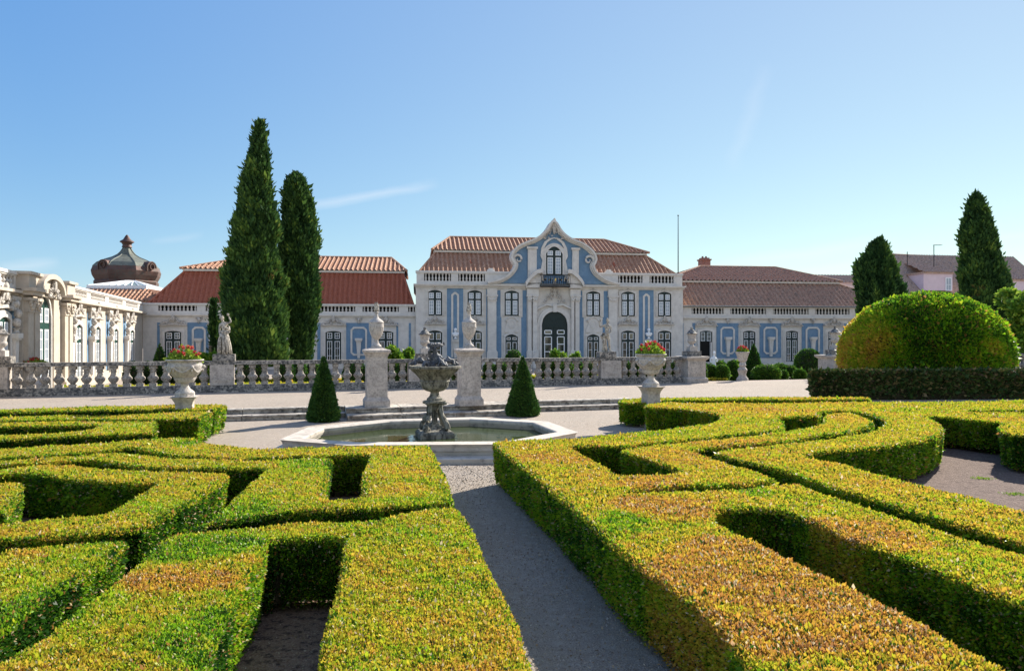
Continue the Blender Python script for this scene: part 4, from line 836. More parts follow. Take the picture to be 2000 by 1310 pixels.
def relief(parent, uc, z, w, h, seed=0, y=-.1, name='carved_relief', hood=True, k=1):
    bm = B(); rr = random.Random(seed)
    ball(bm, (uc, y - .04, z + h * .62), (w * .10, .10, h * .36), 2); ball(bm, (uc, y - .07, z + h * .85), (w * .07, .08, h * .16), 2)
    for q in range(7):
        a = R(30 + 20 * q); tube(bm, [(uc, y - .06, z + h * .35), (uc + w * .13 * math.cos(a), y - .10, z + h * .35 + h * .55 * math.sin(a))], [.02, .045], 5)
    for sx in (-1, 1):
        n = 9; pts = [(uc + sx * w * (.08 + .40 * q / n), y - .04, z + h * (.55 - .45 * (q / n) ** .8 + .10 * math.sin(q * 1.6))) for q in range(n + 1)]
        tube(bm, pts, [.08 - .005 * q for q in range(n + 1)], 6)
        for q in range(7): ball(bm, (uc + sx * w * rr.uniform(.1, .45), y - .05, z + h * rr.uniform(.02, .4)), (.09, .06, .07), 1)
        ball(bm, (uc + sx * w * .47, y - .05, z + h * .10), (.10, .07, .10), 1)
    if hood:
        pts = [(-.56, 0), (-.5, .06), (-.3, .08), (0, .16), (.3, .08), (.5, .06), (.56, 0)]
        band(bm, [(uc + a * w, z - .02 + b * h * .9) for a, b in pts], [(uc + a * w, z - .10 + b * h * .6) for a, b in pts], y - .10, y + .12)
    return facade_part(name, bm, M['relief'], parent, smooth=False)
ROOF_BAL = None
def roof_baluster_mesh(h):
    bm = B(); lathe(bm, [(.085, 0), (.085, h * .12), (.05, h * .14), (.095, h * .36), (.05, h * .60), (.04, h * .72), (.075, h * .80), (.06, h * .88), (.085, h * .9), (.085, h)], 8)
    me = bpy.data.meshes.new('baluster'); bm.to_mesh(me); bm.free(); me.materials.append(M['facade']); return me
def parapet(parent, x0, x1, z0, z1, openings, y=0, depth=.45, pitch=.30, back='dark', by=.12):
    """solid piers and rails with balusters in the openings (u0,u1)"""
    bm = B(); g = .11 * (z1 - z0) / 1.0 + .04
    box(bm, x0, x1, y - .03, y + depth, z0, z0 + g + .10); box(bm, x0 - .08, x1 + .08, y - .11, y + depth + .06, z1 - g, z1); box(bm, x0 - .04, x1 + .04, y - .06, y + depth + .02, z1 - g - .06, z1 - g - .002)
    e = [x0] + [q for ab in openings for q in ab] + [x1]
    for a, b in zip(e[0::2], e[1::2]): box(bm, a, b, y - .028, y + depth - .002, z0 + g + .10 + .001, z1 - g - .061)
    for a, b in openings: box(bm, a, b, y + depth - .14, y + depth - .10, z0 + g + .101, z1 - g - .062, mat=1)  # backing panel, by default a near-black that paints in shade behind the balusters
    p = newmesh('parapet', bm, [M['facade'], M[back]], parent)
    h = (z1 - g - .061) - (z0 + g + .10); me = roof_baluster_mesh(h)
    for a, b in openings:
        n = max(1, int(round((b - a) / pitch)))
        for k in range(n):
            o = bpy.data.objects.new('baluster', me); COL.objects.link(o); o.parent = p; o.location = (a + (k + .5) * (b - a) / n, y + by, z0 + g + .10)
    return p
def tiles(bm, c0, c1, c2, c3, pitch=.30, amp=.085, rows=1):
    """corrugated tile slope: c0-c1 eave, c3-c2 top (hips may slant)"""
    c0, c1, c2, c3 = map(Vector, (c0, c1, c2, c3)); e = (c1 - c0); L = e.length; ed = e / L
    nrm = e.cross(c3 - c0).normalized()
    if nrm.z < 0: nrm = -nrm
    sd_ = nrm.cross(ed)
    if sd_.z < 0: sd_ = -sd_
    hgt = (c3 - c0).dot(sd_); t0 = (c3 - c0).dot(ed); t1 = (c2 - c0).dot(ed)
    lo, hi = min(0, t0), max(L, t1); n = int((hi - lo) / pitch * 4); prev = None
    for k in range(n + 1):
        u = lo + (hi - lo) * k / n; vmax = 1.0; vmin = 0.0
        if t0 > 0 and u < t0: vmax = u / t0
        if t1 < L and u > t1: vmax = min(vmax, (L - u) / (L - t1))
        if t0 < 0 and u < 0: vmin = u / t0
        if t1 > L and u > L: vmin = max(vmin, (u - L) / (t1 - L))
        w = amp * (1 if k % 4 == 1 else (-1 if k % 4 == 3 else 0)); col = []
        for r in range(rows + 1):
            v = vmin + (vmax - vmin) * r / rows; step = .022 * (rows - r) / rows * 0
            col.append(bm.verts.new(c0 + ed * u + sd_ * (hgt * v) + nrm * (w + step)))
        if prev:
            for r in range(rows):
                try: bm.faces.new((prev[r], col[r], col[r + 1], prev[r + 1]))
                except ValueError: pass
        prev = col
    # little row ends: laps across the slope
    nr = int(hgt / .42)
    for r in range(1, nr):
        v = r / nr; a = max(0, t0) * v if t0 > 0 else t0 * v; b = L - (L - t1) * v
        p, q = c0 + ed * a + sd_ * hgt * v, c0 + ed * b + sd_ * hgt * v
        vs = [bm.verts.new(x) for x in (p + nrm * .016, q + nrm * .016, q + nrm * .050 - sd_ * .03, p + nrm * .050 - sd_ * .03)]
        bm.faces.new(vs)
def ridge(bm, p, q, r=.11):
    tube(bm, [p, q], r, 8)
def hip_roof(parent, x0, x1, y0, d, z0, mid_in, mid_z, rx0, rx1, top_z, mats, lip=.35, pitch=.30, splay=(1, 1), midx=None):
    """two-pitched roof: steep skirt then flatter top; depth d"""
    mx0, mx1 = midx if midx else (x0 + mid_in, x1 - mid_in)
    bm = B(); my0, my1 = y0 + mid_in, y0 + d - mid_in
    tiles(bm, (x0, y0, z0), (x1, y0, z0), (mx1, my0, mid_z), (mx0, my0, mid_z), pitch); tiles(bm, (x1, y0 + d, z0), (x0, y0 + d, z0), (mx0, my1, mid_z), (mx1, my1, mid_z), pitch)
    tiles(bm, (x0, y0 + d, z0), (x0, y0, z0), (mx0, my0, mid_z), (mx0, my1, mid_z), pitch); tiles(bm, (x1, y0, z0), (x1, y0 + d, z0), (mx1, my1, mid_z), (mx1, my0, mid_z), pitch)
    for p, q in (((x0, y0, z0), (mx0, my0, mid_z)), ((x1, y0, z0), (mx1, my0, mid_z))): ridge(bm, p, q, .10)
    facade_part('lower_roof', bm, M[mats[0]], parent)
    bm = B(); box(bm, mx0 - lip * .5, mx1 + lip * .5, my0 - lip * .5, my1 + lip * .5, mid_z - .02, mid_z + .17); facade_part('roof_cornice', bm, M['facade'], parent)
    bm = B(); a, b, c_, dd = mx0 - lip, mx1 + lip, my0 - lip, my1 + lip; ym = (c_ + dd) / 2; zz = mid_z + .20
    tiles(bm, (a, c_, zz), (b, c_, zz), (rx1, ym, top_z), (rx0, ym, top_z), pitch); tiles(bm, (b, dd, zz), (a, dd, zz), (rx0, ym, top_z), (rx1, ym, top_z), pitch)
    tiles(bm, (a, dd, zz), (a, c_, zz), (rx0, ym, top_z), (rx0, ym + .01, top_z), pitch); tiles(bm, (b, c_, zz), (b, dd, zz), (rx1, ym + .01, top_z), (rx1, ym, top_z), pitch)
    for p, q in (((a, c_, zz), (rx0, ym, top_z)), ((b, c_, zz), (rx1, ym, top_z)), ((rx0, ym, top_z), (rx1, ym, top_z))): ridge(bm, p, q, .11)
    facade_part('upper_roof', bm, M[mats[1]], parent)

def separate(o):
    """give every loose piece of a part an object of its own"""
    b = B(); b.from_mesh(o.data); seen = set(); isl = []
    b.verts.ensure_lookup_table()
    for v in b.verts:
        if v in seen: continue
        st_ = [v]; grp = []; seen.add(v)
        while st_:
            q = st_.pop(); grp.append(q)
            for e_ in q.link_edges:
                w_ = e_.other_vert(q)
                if w_ not in seen: seen.add(w_); st_.append(w_)
        isl.append(grp)
    if len(isl) < 2: b.free(); return
    for g in isl[1:]:
        nb = B(); mp_ = {v: nb.verts.new(v.co) for v in g}
        for f in {f for v in g for f in v.link_faces}: nb.faces.new([mp_[v] for v in f.verts]).material_index = f.material_index
        newmesh(o.name.split('.')[0], nb, list(o.data.materials), o.parent)
    bmesh.ops.delete(b, geom=[v for g in isl[1:] for v in g], context='VERTS'); b.to_mesh(o.data); b.free()

# ---- central pavilion
pal = empty('palace_pavilion', (F.x, F.y, FZ), FA, 'two-storey blue and white palace pavilion with a great curved gable over an arched door', 'palace')
U = F.u; Zc = lambda py: F.z(1082, py)
uL_, uR_ = U(813.5), U(1332)
z_cor, z_par = Zc(558), Zc(531.5)
bm = B(); box(bm, uL_, uR_, 0, 13, -.3, z_cor - .30); facade_part('wall', bm, M['facade'], pal)
bm = B()
box(bm, uL_ - .10, uR_ + .10, -.12, 13.05, z_cor - .299, z_cor - .16); box(bm, uL_ - .18, uR_ + .18, -.28, 13.1, z_cor - .159, z_cor - .06); box(bm, uL_ - .25, uR_ + .25, -.40, 13.15, z_cor - .059, z_cor + .05); facade_part('cornice', bm, M['facade'], pal)
zx = lambda x: 800 + x / 3.7037
op = [(U(zx(105)), U(zx(300))), (U(zx(352)), U(zx(545))), (U(zx(1508)), U(zx(1685))), (U(zx(1735)), U(zx(1910)))]
parapet(pal, uL_, uR_, z_cor + .051, z_par, op, y=-.02)
hip_roof(pal, uL_ + .15, uR_ - .15, .55, 12.2, z_par - .12, 2.9, Zc(497) * 1.0 + .45, U(886) + 0, U(1212) + .3, 12.05, ('tile', 'tile'), midx=(U(853), U(1283)), pitch=.40)
# blue fields
bl = B(); fr = B()
def bz(x0, x1, z0, z1, y=-.02): box(bl, U(x0), U(x1), y, .05, z0, z1)
ztop = z_cor - .32
for a, b in ((zx(93), zx(100)), (zx(554), zx(561)), (zx(1497), zx(1502)), (zx(1920), zx(1926))): bz(a, b, .9, ztop - .05)
for a, b in ((zx(270), zx(388)), (zx(1658), zx(1765))):
    bz(a, b, .55, Zc(565)); ia, ib = U(a) + .36, U(b) - .36; zt, zb = Zc(570) - .08, .95
    o_ = [(ia, zb), (ia, zt - .22), (ia + .25, zt), (ib - .25, zt), (ib, zt - .22), (ib, zb)]; i_ = [(ia + .17, zb), (ia + .17, zt - .30), (ia + .32, zt - .17), (ib - .32, zt - .17), (ib - .17, zt - .30), (ib - .17, zb)]
    band(fr, o_, i_, -.07, -.015)
for a, b in ((zx(628), zx(664)), (zx(808), zx(847)), (zx(1226), zx(1259)), (zx(1396), zx(1437))): bz(a, b, .55, ztop - .1)
facade_part('blue_plaster', bl, M['blue'], pal); facade_part('panel_frame', fr, M['facade'], pal)
# pilasters
def pilaster(a, b, zb, zt, capz=.55, y=.22):
    bm = B(); box(bm, a, b, -y, .02, zb + 1.5, zt - capz); box(bm, a - .10, b + .10, -y - .10, .02, zb + .2, zb + 1.42); box(bm, a - .05, b + .05, -y - .05, .02, zb + 1.421, zb + 1.499); box(bm, a - .13, b + .13, -y - .14, .02, zb - .2, zb + .199)
    box(bm, a - .04, b + .04, -y - .05, .02, zt - capz + .001, zt - capz + .10); box(bm, a - .02, b + .02, -y - .08, .02, zt - capz + .101, zt - .14); box(bm, a - .12, b + .12, -y - .14, .02, zt - .139, zt - .001)
    for k in range(3):
        for sx in (-1, 1): ball(bm, ((a + b) / 2 + sx * (b - a) * (.22 + .13 * k), -y - .09, zt - capz * .72 + .07 * k), (.09, .07, .10), 1)
    facade_part('pilaster', bm, M['facade'], pal)
pilaster(U(zx(566)), U(zx(626)), 0, Zc(577)); pilaster(U(zx(1439)), U(zx(1497)), 0, Zc(577))
bm = B()
for a, b in ((zx(560), zx(632)), (zx(1433), zx(1503))): box(bm, U(a), U(b), -.20, .02, Zc(577) + .001, z_cor - .301)
for a, b in ((zx(846), zx(932)), (zx(1157), zx(1232))): box(bm, U(a), U(b), -.30, .02, Zc(577) + .001, z_cor - .301); box(bm, U(a) - .1, U(b) + .1, -.46, .03, z_cor - .22, z_cor + .12)
for a, b in ((uL_, uL_ + .95), (uR_ - .95, uR_)): box(bm, a - .06, b + .06, -.07, .02, .0, z_cor - .301)
facade_part('entablature_block', bm, M['facade'], pal)
for a, b in ((zx(850), zx(880)), (zx(886), zx(922)), (zx(1163), zx(1188)), (zx(1192), zx(1226))): pilaster(U(a) + .03, U(b) - .03, 0, Zc(577), y=.30)
# windows
cw = 28 / FPX * 62; pts_up = [849.4, 927, 999, 1158, 1226, 1297]
for i, px in enumerate(pts_up):
    uc = U(px); scl = 1.0 if px < 1100 else .99; c = px in (999, 1158)
    window(pal, uc, cw * .97, Zc(617) , Zc(568.5), .20, 'curtain', split=.64, sur=.20, rows=4)
    if not c:
        window(pal, uc, cw * .97, .05, Zc(645.5), .18, 'glass', split=.72, rows=3, sur=.20, bars=False, scallop=True)
        relief(pal, uc, Zc(632.5), 1.6, .74, seed=i, y=-.14)
    else:
        window(pal, uc, cw * .84, .05, Zc(653), .22, 'glass', split=.80, rows=3, sur=.16, bars=False, scallop=True)
        bm = B(); pc = [(.62, 0), (.60, .35), (.46, .75), (.38, 1.05), (.50, 1.28), (.56, 1.33), (.40, 1.42), (.30, 1.62), (.0, 1.76)]
        z00 = Zc(653) + .18; k_ = (Zc(617) - z00 - .02) / 1.76; pl = [(uc - a, z00 + b * k_) for a, b in pc] + [(uc + a, z00 + b * k_) for a, b in pc[::-1][1:]]
        prism(bm, pl, -.11, .02); o_ = [(uc + .30 * math.cos(t), z00 + .88 * k_ + .34 * math.sin(t)) for t in [q * PI / 12 for q in range(24)]]; i_ = [(uc + .24 * math.cos(t), z00 + .88 * k_ + .27 * math.sin(t)) for t in [q * PI / 12 for q in range(24)]]
        band(bm, o_, i_, -.15, -.10, closed=True)
        rp = pl[4:-4]; band(bm, rp, [(x, z - .09) for x, z in rp], -.19, -.09)
        facade_part('oval_cartouche', bm, M['facade'], pal)
        bm = B(); band(bm, [(uc - .95, Zc(617) - .1), (uc - .95, Zc(567)), (uc - .6, Zc(563.5)), (uc + .6, Zc(563.5)), (uc + .95, Zc(567)), (uc + .95, Zc(617) - .1)], [(uc - .70, Zc(617) - .1), (uc - .70, Zc(569)), (uc - .5, Zc(566)), (uc + .5, Zc(566)), (uc + .70, Zc(569)), (uc + .70, Zc(617) - .1)], -.06, .02); facade_part('window_architrave', bm, M['facade'], pal)
    bm = B(); ball(bm, (uc, -.13, Zc(565.3)), (.16, .07, .10), 2); ball(bm, (uc, -.13, Zc(561.5)), (.07, .06, .09), 1)
    for sx in (-1, 1): ball(bm, (uc + sx * .22, -.12, Zc(566)), (.10, .05, .06), 1)
    facade_part('keystone', bm, M['relief'], pal)
# great door
uD = U(1082.6); wD = 50.5 / FPX * 62; zD = Zc(608.5)
bm = B(); prism(bm, [(uD + x, z) for x, z in arch_pts(wD, 0, zD, wD / 2, 20)], -.05, .12)
for sx in (-1, 1):
    for a, b in ((.10, .82), ):
        x0_, x1_ = sorted((uD + sx * wD * .05, uD + sx * wD * .42)); band(bm, [(x0_, zD - wD * .42), (x0_, zD - wD * .33), ((x0_ + x1_) / 2, zD - wD * .20), (x1_, zD - wD * .38), (x1_, zD - wD * .42)], [(x0_ + .06, zD - wD * .40), (x0_ + .06, zD - wD * .34), ((x0_ + x1_) / 2, zD - wD * .24), (x1_ - .07, zD - wD * .385), (x1_ - .06, zD - wD * .40)], -.075, -.04)
box(bm, uD - wD / 2, uD + wD / 2, -.10, -.04, Zc(640) + .02, Zc(640) + .16); box(bm, uD - .05, uD + .05, -.085, -.04, 0, Zc(640) + .01)
dr = facade_part('great_door', bm, M['green'], pal); pane, sash = B(), B()
for sx in (-1, 1):
    x0_, x1_ = sorted((uD + sx * wD * .10, uD + sx * wD * .40))
    for q0, q1, n in ((Zc(643 + 9), Zc(645), 1), (.75, Zc(657.5), 3)):
        box(pane, x0_, x1_, -.062, -.052, q0, q1)
        for a, b in ((x0_, x0_ + .07), (x1_ - .07, x1_)): box(sash, a, b, -.08, -.055, q0, q1)
        for zz in [q0 + (q1 - q0) * k / n for k in range(n + 1)]: box(sash, x0_ + .07, x1_ - .07, -.081, -.056, zz - .035, zz + .035)
facade_part('pane', pane, M['glass'], dr); facade_part('sash', sash, M['white'], dr)
bm = B()
for g, yo in ((.42, .16), (.20, .24)):
    band(bm, [(uD + a, b) for a, b in arch_pts(wD + 2 * g, 0, zD + g, wD / 2 + g, 24)], [(uD + a, b) for a, b in arch_pts(wD + .02, 0, zD + .01, wD / 2, 24)], -yo, .02 + .001 * g)
box(bm, uD - .16, uD + .16, -.34, -.1, zD - .05, zD + .62); facade_part('door_arch', bm, M['facade'], pal)
relief(pal, uD, zD + .62, 1.9, 2.2, 77, y=-.15, name='coat_of_arms', hood=False)
bm = B()
for sx in (-1, 1):
    pts = [(uD + sx * x, z) for x, z in ((.15, zD + .55), (.7, zD + .66), (1.1, zD + .48), (1.5, zD + .30), (1.62, zD + .0))]; band(bm, pts, [(x, z - .12) for x, z in pts], -.26, .02)
    band(bm, [(uD + sx * 1.66, zD - .4), (uD + sx * 1.66, z_cor - .5), (uD + sx * .8, z_cor - .5)], [(uD + sx * 1.56, zD - .4), (uD + sx * 1.56, z_cor - .6), (uD + sx * .8, z_cor - .6)], -.06, .02)
facade_part('door_hood', bm, M['facade'], pal)
# ---- gable
def gz(x, y): px = zx(x); return (U(px), F.z(px, 420 + y / 3.7037))
right = [(1038, 48), (1060, 70), (1085, 112), (1120, 150), (1170, 182), (1235, 207), (1285, 238), (1325, 280), (1340, 322), (1330, 352), (1322, 375), (1340, 415), (1380, 450), (1430, 478), (1510, 503)]
leftg = [(560, 492), (655, 467), (710, 436), (745, 398), (760, 362), (748, 340), (735, 310), (742, 272), (780, 232), (840, 202), (900, 180), (950, 148), (990, 106), (1015, 65)]
def smooth_line(P, n=4):
    out = []
    for i in range(len(P) - 1):
        p0 = Vector(P[max(i - 1, 0)]); p1 = Vector(P[i]); p2 = Vector(P[i + 1]); p3 = Vector(P[min(i + 2, len(P) - 1)])
        for k in range(n):
            t = k / n; out.append(tuple(.5 * ((2 * p1) + (-p0 + p2) * t + (2 * p0 - 5 * p1 + 4 * p2 - p3) * t * t + (-p0 + 3 * p1 - 3 * p2 + p3) * t ** 3)))
    out.append(tuple(P[-1])); return out
gl = smooth_line([gz(*p) for p in leftg] + [gz(1036, 48)]); gr = smooth_line([gz(*p) for p in right])
outl = gl + gr[1:]
bm = B(); prism(bm, outl, -.14, .62); facade_part('gable_wall', bm, M['blue'], pal)
def inset_line(P, d):
    out = []
    for i in range(len(P)):
        a = Vector(P[max(i - 1, 0)]); b = Vector(P[min(i + 1, len(P) - 1)]); t = (b - a).normalized(); n = Vector((t.y, -t.x)); out.append(tuple(Vector(P[i]) + n * d))
    return out
bm = B()
for d0, d1, yo in ((-.08, .08, .62), (.08, .20, .46), (.20, .29, .30)):
    for L_ in (gl, gr):
        o_ = inset_line(L_, d0); i_ = inset_line(L_, d1)
        for li in (o_, i_):
            k = -1 if L_ is gl else 0; li[k] = (gz(1037, 48)[0], li[k][1] + (.12 if li is o_ else -.25))
        band(bm, o_, i_, -yo, .70 if d0 < 0 else .03)
facade_part('gable_cornice', bm, M['facade'], pal)
bm = B()
for c_, sg in ((gz(782, 322), 1), (gz(1290, 330), -1)):      # volutes
    pts = [(c_[0] + sg * -math.cos(t) * (.44 - .055 * t) , -.36, c_[1] + math.sin(t) * (.44 - .055 * t)) for t in [q * .4 for q in range(18)]]; tube(bm, pts, [.13 - .005 * q for q in range(18)], 8); 
facade_part('volute', bm, M['facade'], pal, smooth=True)
bm = B()
zgb = gz(850, 490)[1]
for a, b, t_ in ((852, 915, 232), (1172, 1218, 240)): box(bm, U(zx(a)), U(zx(b)), -.34, .02, z_cor + .05, gz(a, t_)[1]); box(bm, U(zx(a)) + .12, U(zx(b)) - .12, -.37, -.33, z_cor + .4, gz(a, t_)[1] - .3); box(bm, U(zx(a)) - .1, U(zx(b)) + .1, -.44, .02, gz(a, t_)[1] - .18, gz(a, t_)[1])
facade_part('gable_pilaster', bm, M['facade'], pal)
uw = U(zx(1042)); ww = U(zx(1100)) - U(zx(983)); zw0, zw1 = gz(1042, 437)[1], gz(1042, 232)[1]
window(pal, uw, ww, zw0, zw1, .62, 'curtain', split=.66, sur=.30, rows=5, y=-.18, name='balcony_window')
bm = B()
for sx in (-1, 1):
    pts = [(uw + sx * x, zw1 + dz) for x, dz in ((1.08, -2.9), (1.22, -2.2), (1.02, -1.2), (1.20, -.8), (1.12, -.1), (.85, .42), (.45, .72), (0, .80))]
    band(bm, pts, [(uw + sx * max(0, abs(x - uw) - .22), z - .08) for x, z in pts], -.29, .015)
facade_part('window_architrave', bm, M['facade'], pal)
relief(pal, uw, zw1 + .55, 1.9, 1.9, 5, y=-.32, name='gable_carving', hood=False)
bm = B()
for sx in (-1, 1):       # broken pediment halves
    pts = [(uw + sx * x, zgb + dz) for x, dz in ((2.55, .0), (2.35, .35), (2.0, .75), (1.55, 1.10), (1.20, 1.16), (1.12, 1.05))]
    band(bm, pts, [(uw + sx * (abs(x - uw) - .05), z - .34) for x, z in pts], -.74, .02); prism(bm, [(x, z - .3) for x, z in pts] + [(uw + sx * 1.12, zgb - .02), (uw + sx * 2.5, zgb - .02)], -.46, .01)
facade_part('broken_pediment', bm, M['facade'], pal)
bm = B(); zb0 = zw0 - .32
w2 = 1.30; box(bm, uw - w2, uw + w2, -.80, .0, zb0 - .72, zb0 - .62)
for zz in (zb0 + .28, zb0 - .58): box(bm, uw - w2, uw + w2, -.82, -.78, zz, zz + .05); box(bm, uw - w2, uw - w2 + .04, -.779, .0, zz, zz + .05); box(bm, uw + w2 - .04, uw + w2, -.779, .0, zz, zz + .05)
for k in range(27): x = uw - w2 + .05 + k * (2 * w2 - .1) / 26; tube(bm, [(x, -.80, zb0 - .56), (x + .04 * (-1) ** k, -.85, zb0 - .2), (x, -.80, zb0 + .30)], .016, 5)
for k in range(5): ball(bm, (uw - .9 + k * .45, -.84, zb0 - .12), (.09, .03, .11), 1)
bc = facade_part('balcony', bm, M['iron'], pal); bm = B()
for k in range(9): ball(bm, (uw - 1.1 + k * .275, -.87, zb0 - .12 + .1 * (k % 2)), (.035, .02, .05), 1)
ball(bm, (uw, -.88, zb0 - .1), (.08, .03, .16), 1); facade_part('gilded_boss', bm, M['gold'], bc)
# roof hoods
for px in (922, 1211):
    bm = B(); uc = U(px); y_ = 2.0; z_ = Zc(524) + .25; lathe(bm, [(.30, z_), (.30, z_ + .12), (.02, z_ + .62)], 3, c=(uc, y_), rot=R(-90)); facade_part('roof_vent', bm, M['tile_red'], pal)
for px in (960, 1192):
    bm = B(); uc = U(px); z_ = z_par; box(bm, uc - .32, uc + .32, .35, .9, z_ - .1, z_ + .18); box(bm, uc - .2, uc + .2, .42, .8, z_ + .18, z_ + .32); facade_part('parapet_block', bm, M['facade'], pal)

# ---- wings
def pxs(plane): return plane
def herm(parent, u, z0, z1, mat='facade'):
    bm = B(); v = []
    for z, w in ((z0, .10), (z1 - .30, .20)):
        for x, y in ((-w, -.20 - w * .3), (w, -.20 - w * .3), (w, -.03), (-w, -.03)): v.append(bm.verts.new((u + x, y, z)))
    for f in ((3, 2, 1, 0), (4, 5, 6, 7), (0, 1, 5, 4), (1, 2, 6, 5), (2, 3, 7, 6), (3, 0, 4, 7)): bm.faces.new([v[i] for i in f])
    box(bm, u - .24, u + .24, -.33, -.02, z1 - .299, z1 - .22); box(bm, u - .30, u + .30, -.38, -.018, z1 - .219, z1 - .02)
    return facade_part('herm_pedestal', bm, M[mat], parent)
def blue_panel(bl, fr, a, b, z0, z1, inner=True):
    box(bl, a, b, -.03, .04, z0, z1)
    if inner:
        g = .36; ia, ib = a + g, b - g; zb, zt = z0 + .35, z1 - .33; c_ = .24
        o_ = [(ia, zb + c_), (ia, zt - c_), (ia + c_, zt), (ib - c_, zt), (ib, zt - c_), (ib, zb + c_), (ib - c_, zb), (ia + c_, zb)]; t_ = .15; cc = c_ - .06
        i_ = [(ia + t_, zb + c_ + .04), (ia + t_, zt - c_ - .04), (ia + t_ + cc, zt - t_), (ib - t_ - cc, zt - t_), (ib - t_, zt - c_ - .04), (ib - t_, zb + c_ + .04), (ib - t_ - cc, zb + t_), (ia + t_ + cc, zb + t_)]
        band(fr, o_, i_, -.09, -.02, closed=True)
def wing(name, label, pxL, pxR, py_par0, py_par1, py_cor, openings, wins, panels, strips, pys, pxref, doors=(), ys=.35, depth=12):
    e = empty(name, (F.x + F.s * -ys * 1 - 0, F.y + ys, FZ), FA, label, 'palace wing')
    Z = lambda py: F.z(pxref, py); a, b = U(pxL), U(pxR); zc = Z(py_cor)
    bm = B(); box(bm, a, b, 0, depth, -.3, zc - .2); facade_part('wall', bm, M['facade'], e)
    bm = B(); box(bm, a, b, -.08, depth, zc - .199, zc - .1); box(bm, a - .03, b + .03, -.22, depth + .1, zc - .099, zc + .03); box(bm, a, b, -.10, -.001, -.3, .42)
    facade_part('cornice', bm, M['facade'], e)
    parapet(e, a, b, zc + .031, Z(py_par0), [(U(p), U(q)) for p, q in openings], y=0)
    for i, (px, w) in enumerate(wins):
        zt = Z(pys[0])
        if px in doors:
            f = window(e, U(px), w, zt - .95, zt, .12, 'glass', split=.0 + .01, sur=0, rows=1)
            bm = B(); box(bm, U(px) - w / 2, U(px) + w / 2, -.06, -.02, .1, zt - .951); box(bm, U(px) + w / 2 - .22, U(px) + w / 2 - .1, -.3, -.06, .1, zt - 1.0, mat=1); d_ = newmesh('open_doorway', bm, [M['dark'], M['facade']], e)
            bm = B(); inn = arch_pts(w + .03, 0.05, zt + .015, .12, 10); ou = arch_pts(w + .5, .05, zt + .24, .15, 10); band(bm, [(U(px) + x, z) for x, z in ou], [(U(px) + x, z) for x, z in inn], -.13, .02); facade_part('surround', bm, M['facade'], d_)
        else:
            window(e, U(px), w, .35, zt, .12, 'glass', split=.74, sur=.24, rows=3)
        relief(e, U(px), Z(pys[1]), 1.9, .80, seed=i * 3, y=-.12)
    bl, fr = B(), B(); zt = Z(pys[2])
    for p, q in panels:
        blue_panel(bl, fr, U(p), U(q), .75, zt)
        herm(e, (U(p) + U(q)) / 2, .9, Z(pys[3]))
        bm = B(); uc = (U(p) + U(q)) / 2; zz = Z(pys[2]) + .10; ball(bm, (uc, -.14, zz + .16), (.17, .13, .16), 2); ball(bm, (uc, -.16, zz - .02), (.09, .10, .16), 1)
        for sx in (-1, 1): ball(bm, (uc + sx * .2, -.08, zz + .24), (.08, .06, .07), 1)
        box(bm, uc - .26, uc + .26, -.2, -.01, zz + .30, zz + .36)
        facade_part('mask_console', bm, M['relief'], e)
    for p, q in strips: blue_panel(bl, fr, U(p), U(q), .75, zt, False)
    facade_part('blue_plaster', bl, M['blue'], e)
    if panels: facade_part('panel_frame', fr, M['facade'], e)
    else: fr.free()
    return e, Z
# left wing (hidden middle behind the cypresses is built the same way)
wW = 29 / FPX * 60.5
z3 = lambda x: 400 + x / 4.093
z2_ = lambda x: x / 3.638
opL = [(306, 382), (399, 425), (440, 500), (515, 575), (z3(905), z3(1200)), (z3(1258), z3(1550)), (z3(1625), z3(1680))]
lw, ZL = wing('palace_left_wing', 'long single-storey wing with a steep deep-red mansard roof left of the pavilion, behind the cypresses', 276, 812, 592.5, 0, 614, opL,
    [(336, wW), (428, wW), (540, wW), (z3(1025), wW), (z3(1445), wW)], [(363.5, 409), (455, 503), (568, 610), (z3(1127), z3(1330))], [(304, 309), (z3(895), z3(920)), (z3(1530), z3(1545)), (z3(1630), z3(1648))], (646.5, 634, 630, 660), 540)
zr0 = ZL(593)
hip_roof(lw, U(279), U(812) - .15, .30, 13.5, zr0 - .15, 2.1, ZL(528) + .12, U(385) + 3.1, U(735) + 1.0, ZL(502) + .85, ('tile_red', 'tile'), midx=(U(318) + .9, U(783) + .1), pitch=.40)
# right wing
z4 = lambda x: 1320 + x / 3.852
wR = 24.5 / FPX * 65
opR = [(z4(48), z4(64)), (z4(130), z4(372)), (z4(422), z4(694)), (z4(745), z4(1015)), (z4(1063), z4(1325)), (z4(1378), z4(1640))]
rw, ZR = wing('palace_right_wing', 'long single-storey blue and white wing with a low brown tiled roof right of the pavilion', 1332.5, 1790, 597, 0, 619.5, opR,
    [(z4(236), wR), (z4(561), wR), (z4(883), wR), (z4(1200), wR), (z4(1530), wR)], [(z4(317), z4(483)), (z4(643), z4(806)), (z4(962), z4(1124)), (z4(1277), z4(1440))], [(z4(53), z4(68)), (z4(136), z4(156))], (646, 635, 631, 657.5), 1500, doors=(z4(236),))
hip_roof(rw, U(1333) - 3.2, U(1790), .25, 14.5, ZR(597.5) - .05, 3.0, ZR(556) + .42, U(1395) + 1.9, U(1545) + 2.6, ZR(519) + .66, ('tile_brown', 'tile_brown'), midx=(U(1357) - 1.2, U(1656) + 1.2), pitch=.42)
bm = B(); box(bm, U(1333) - 3, U(1790), -.28, .6, ZR(597.5) - .10, ZR(597.5) - .04); facade_part('gutter', bm, M['iron'], rw)
Yc = 80; xx = at(1375.5, Yc)
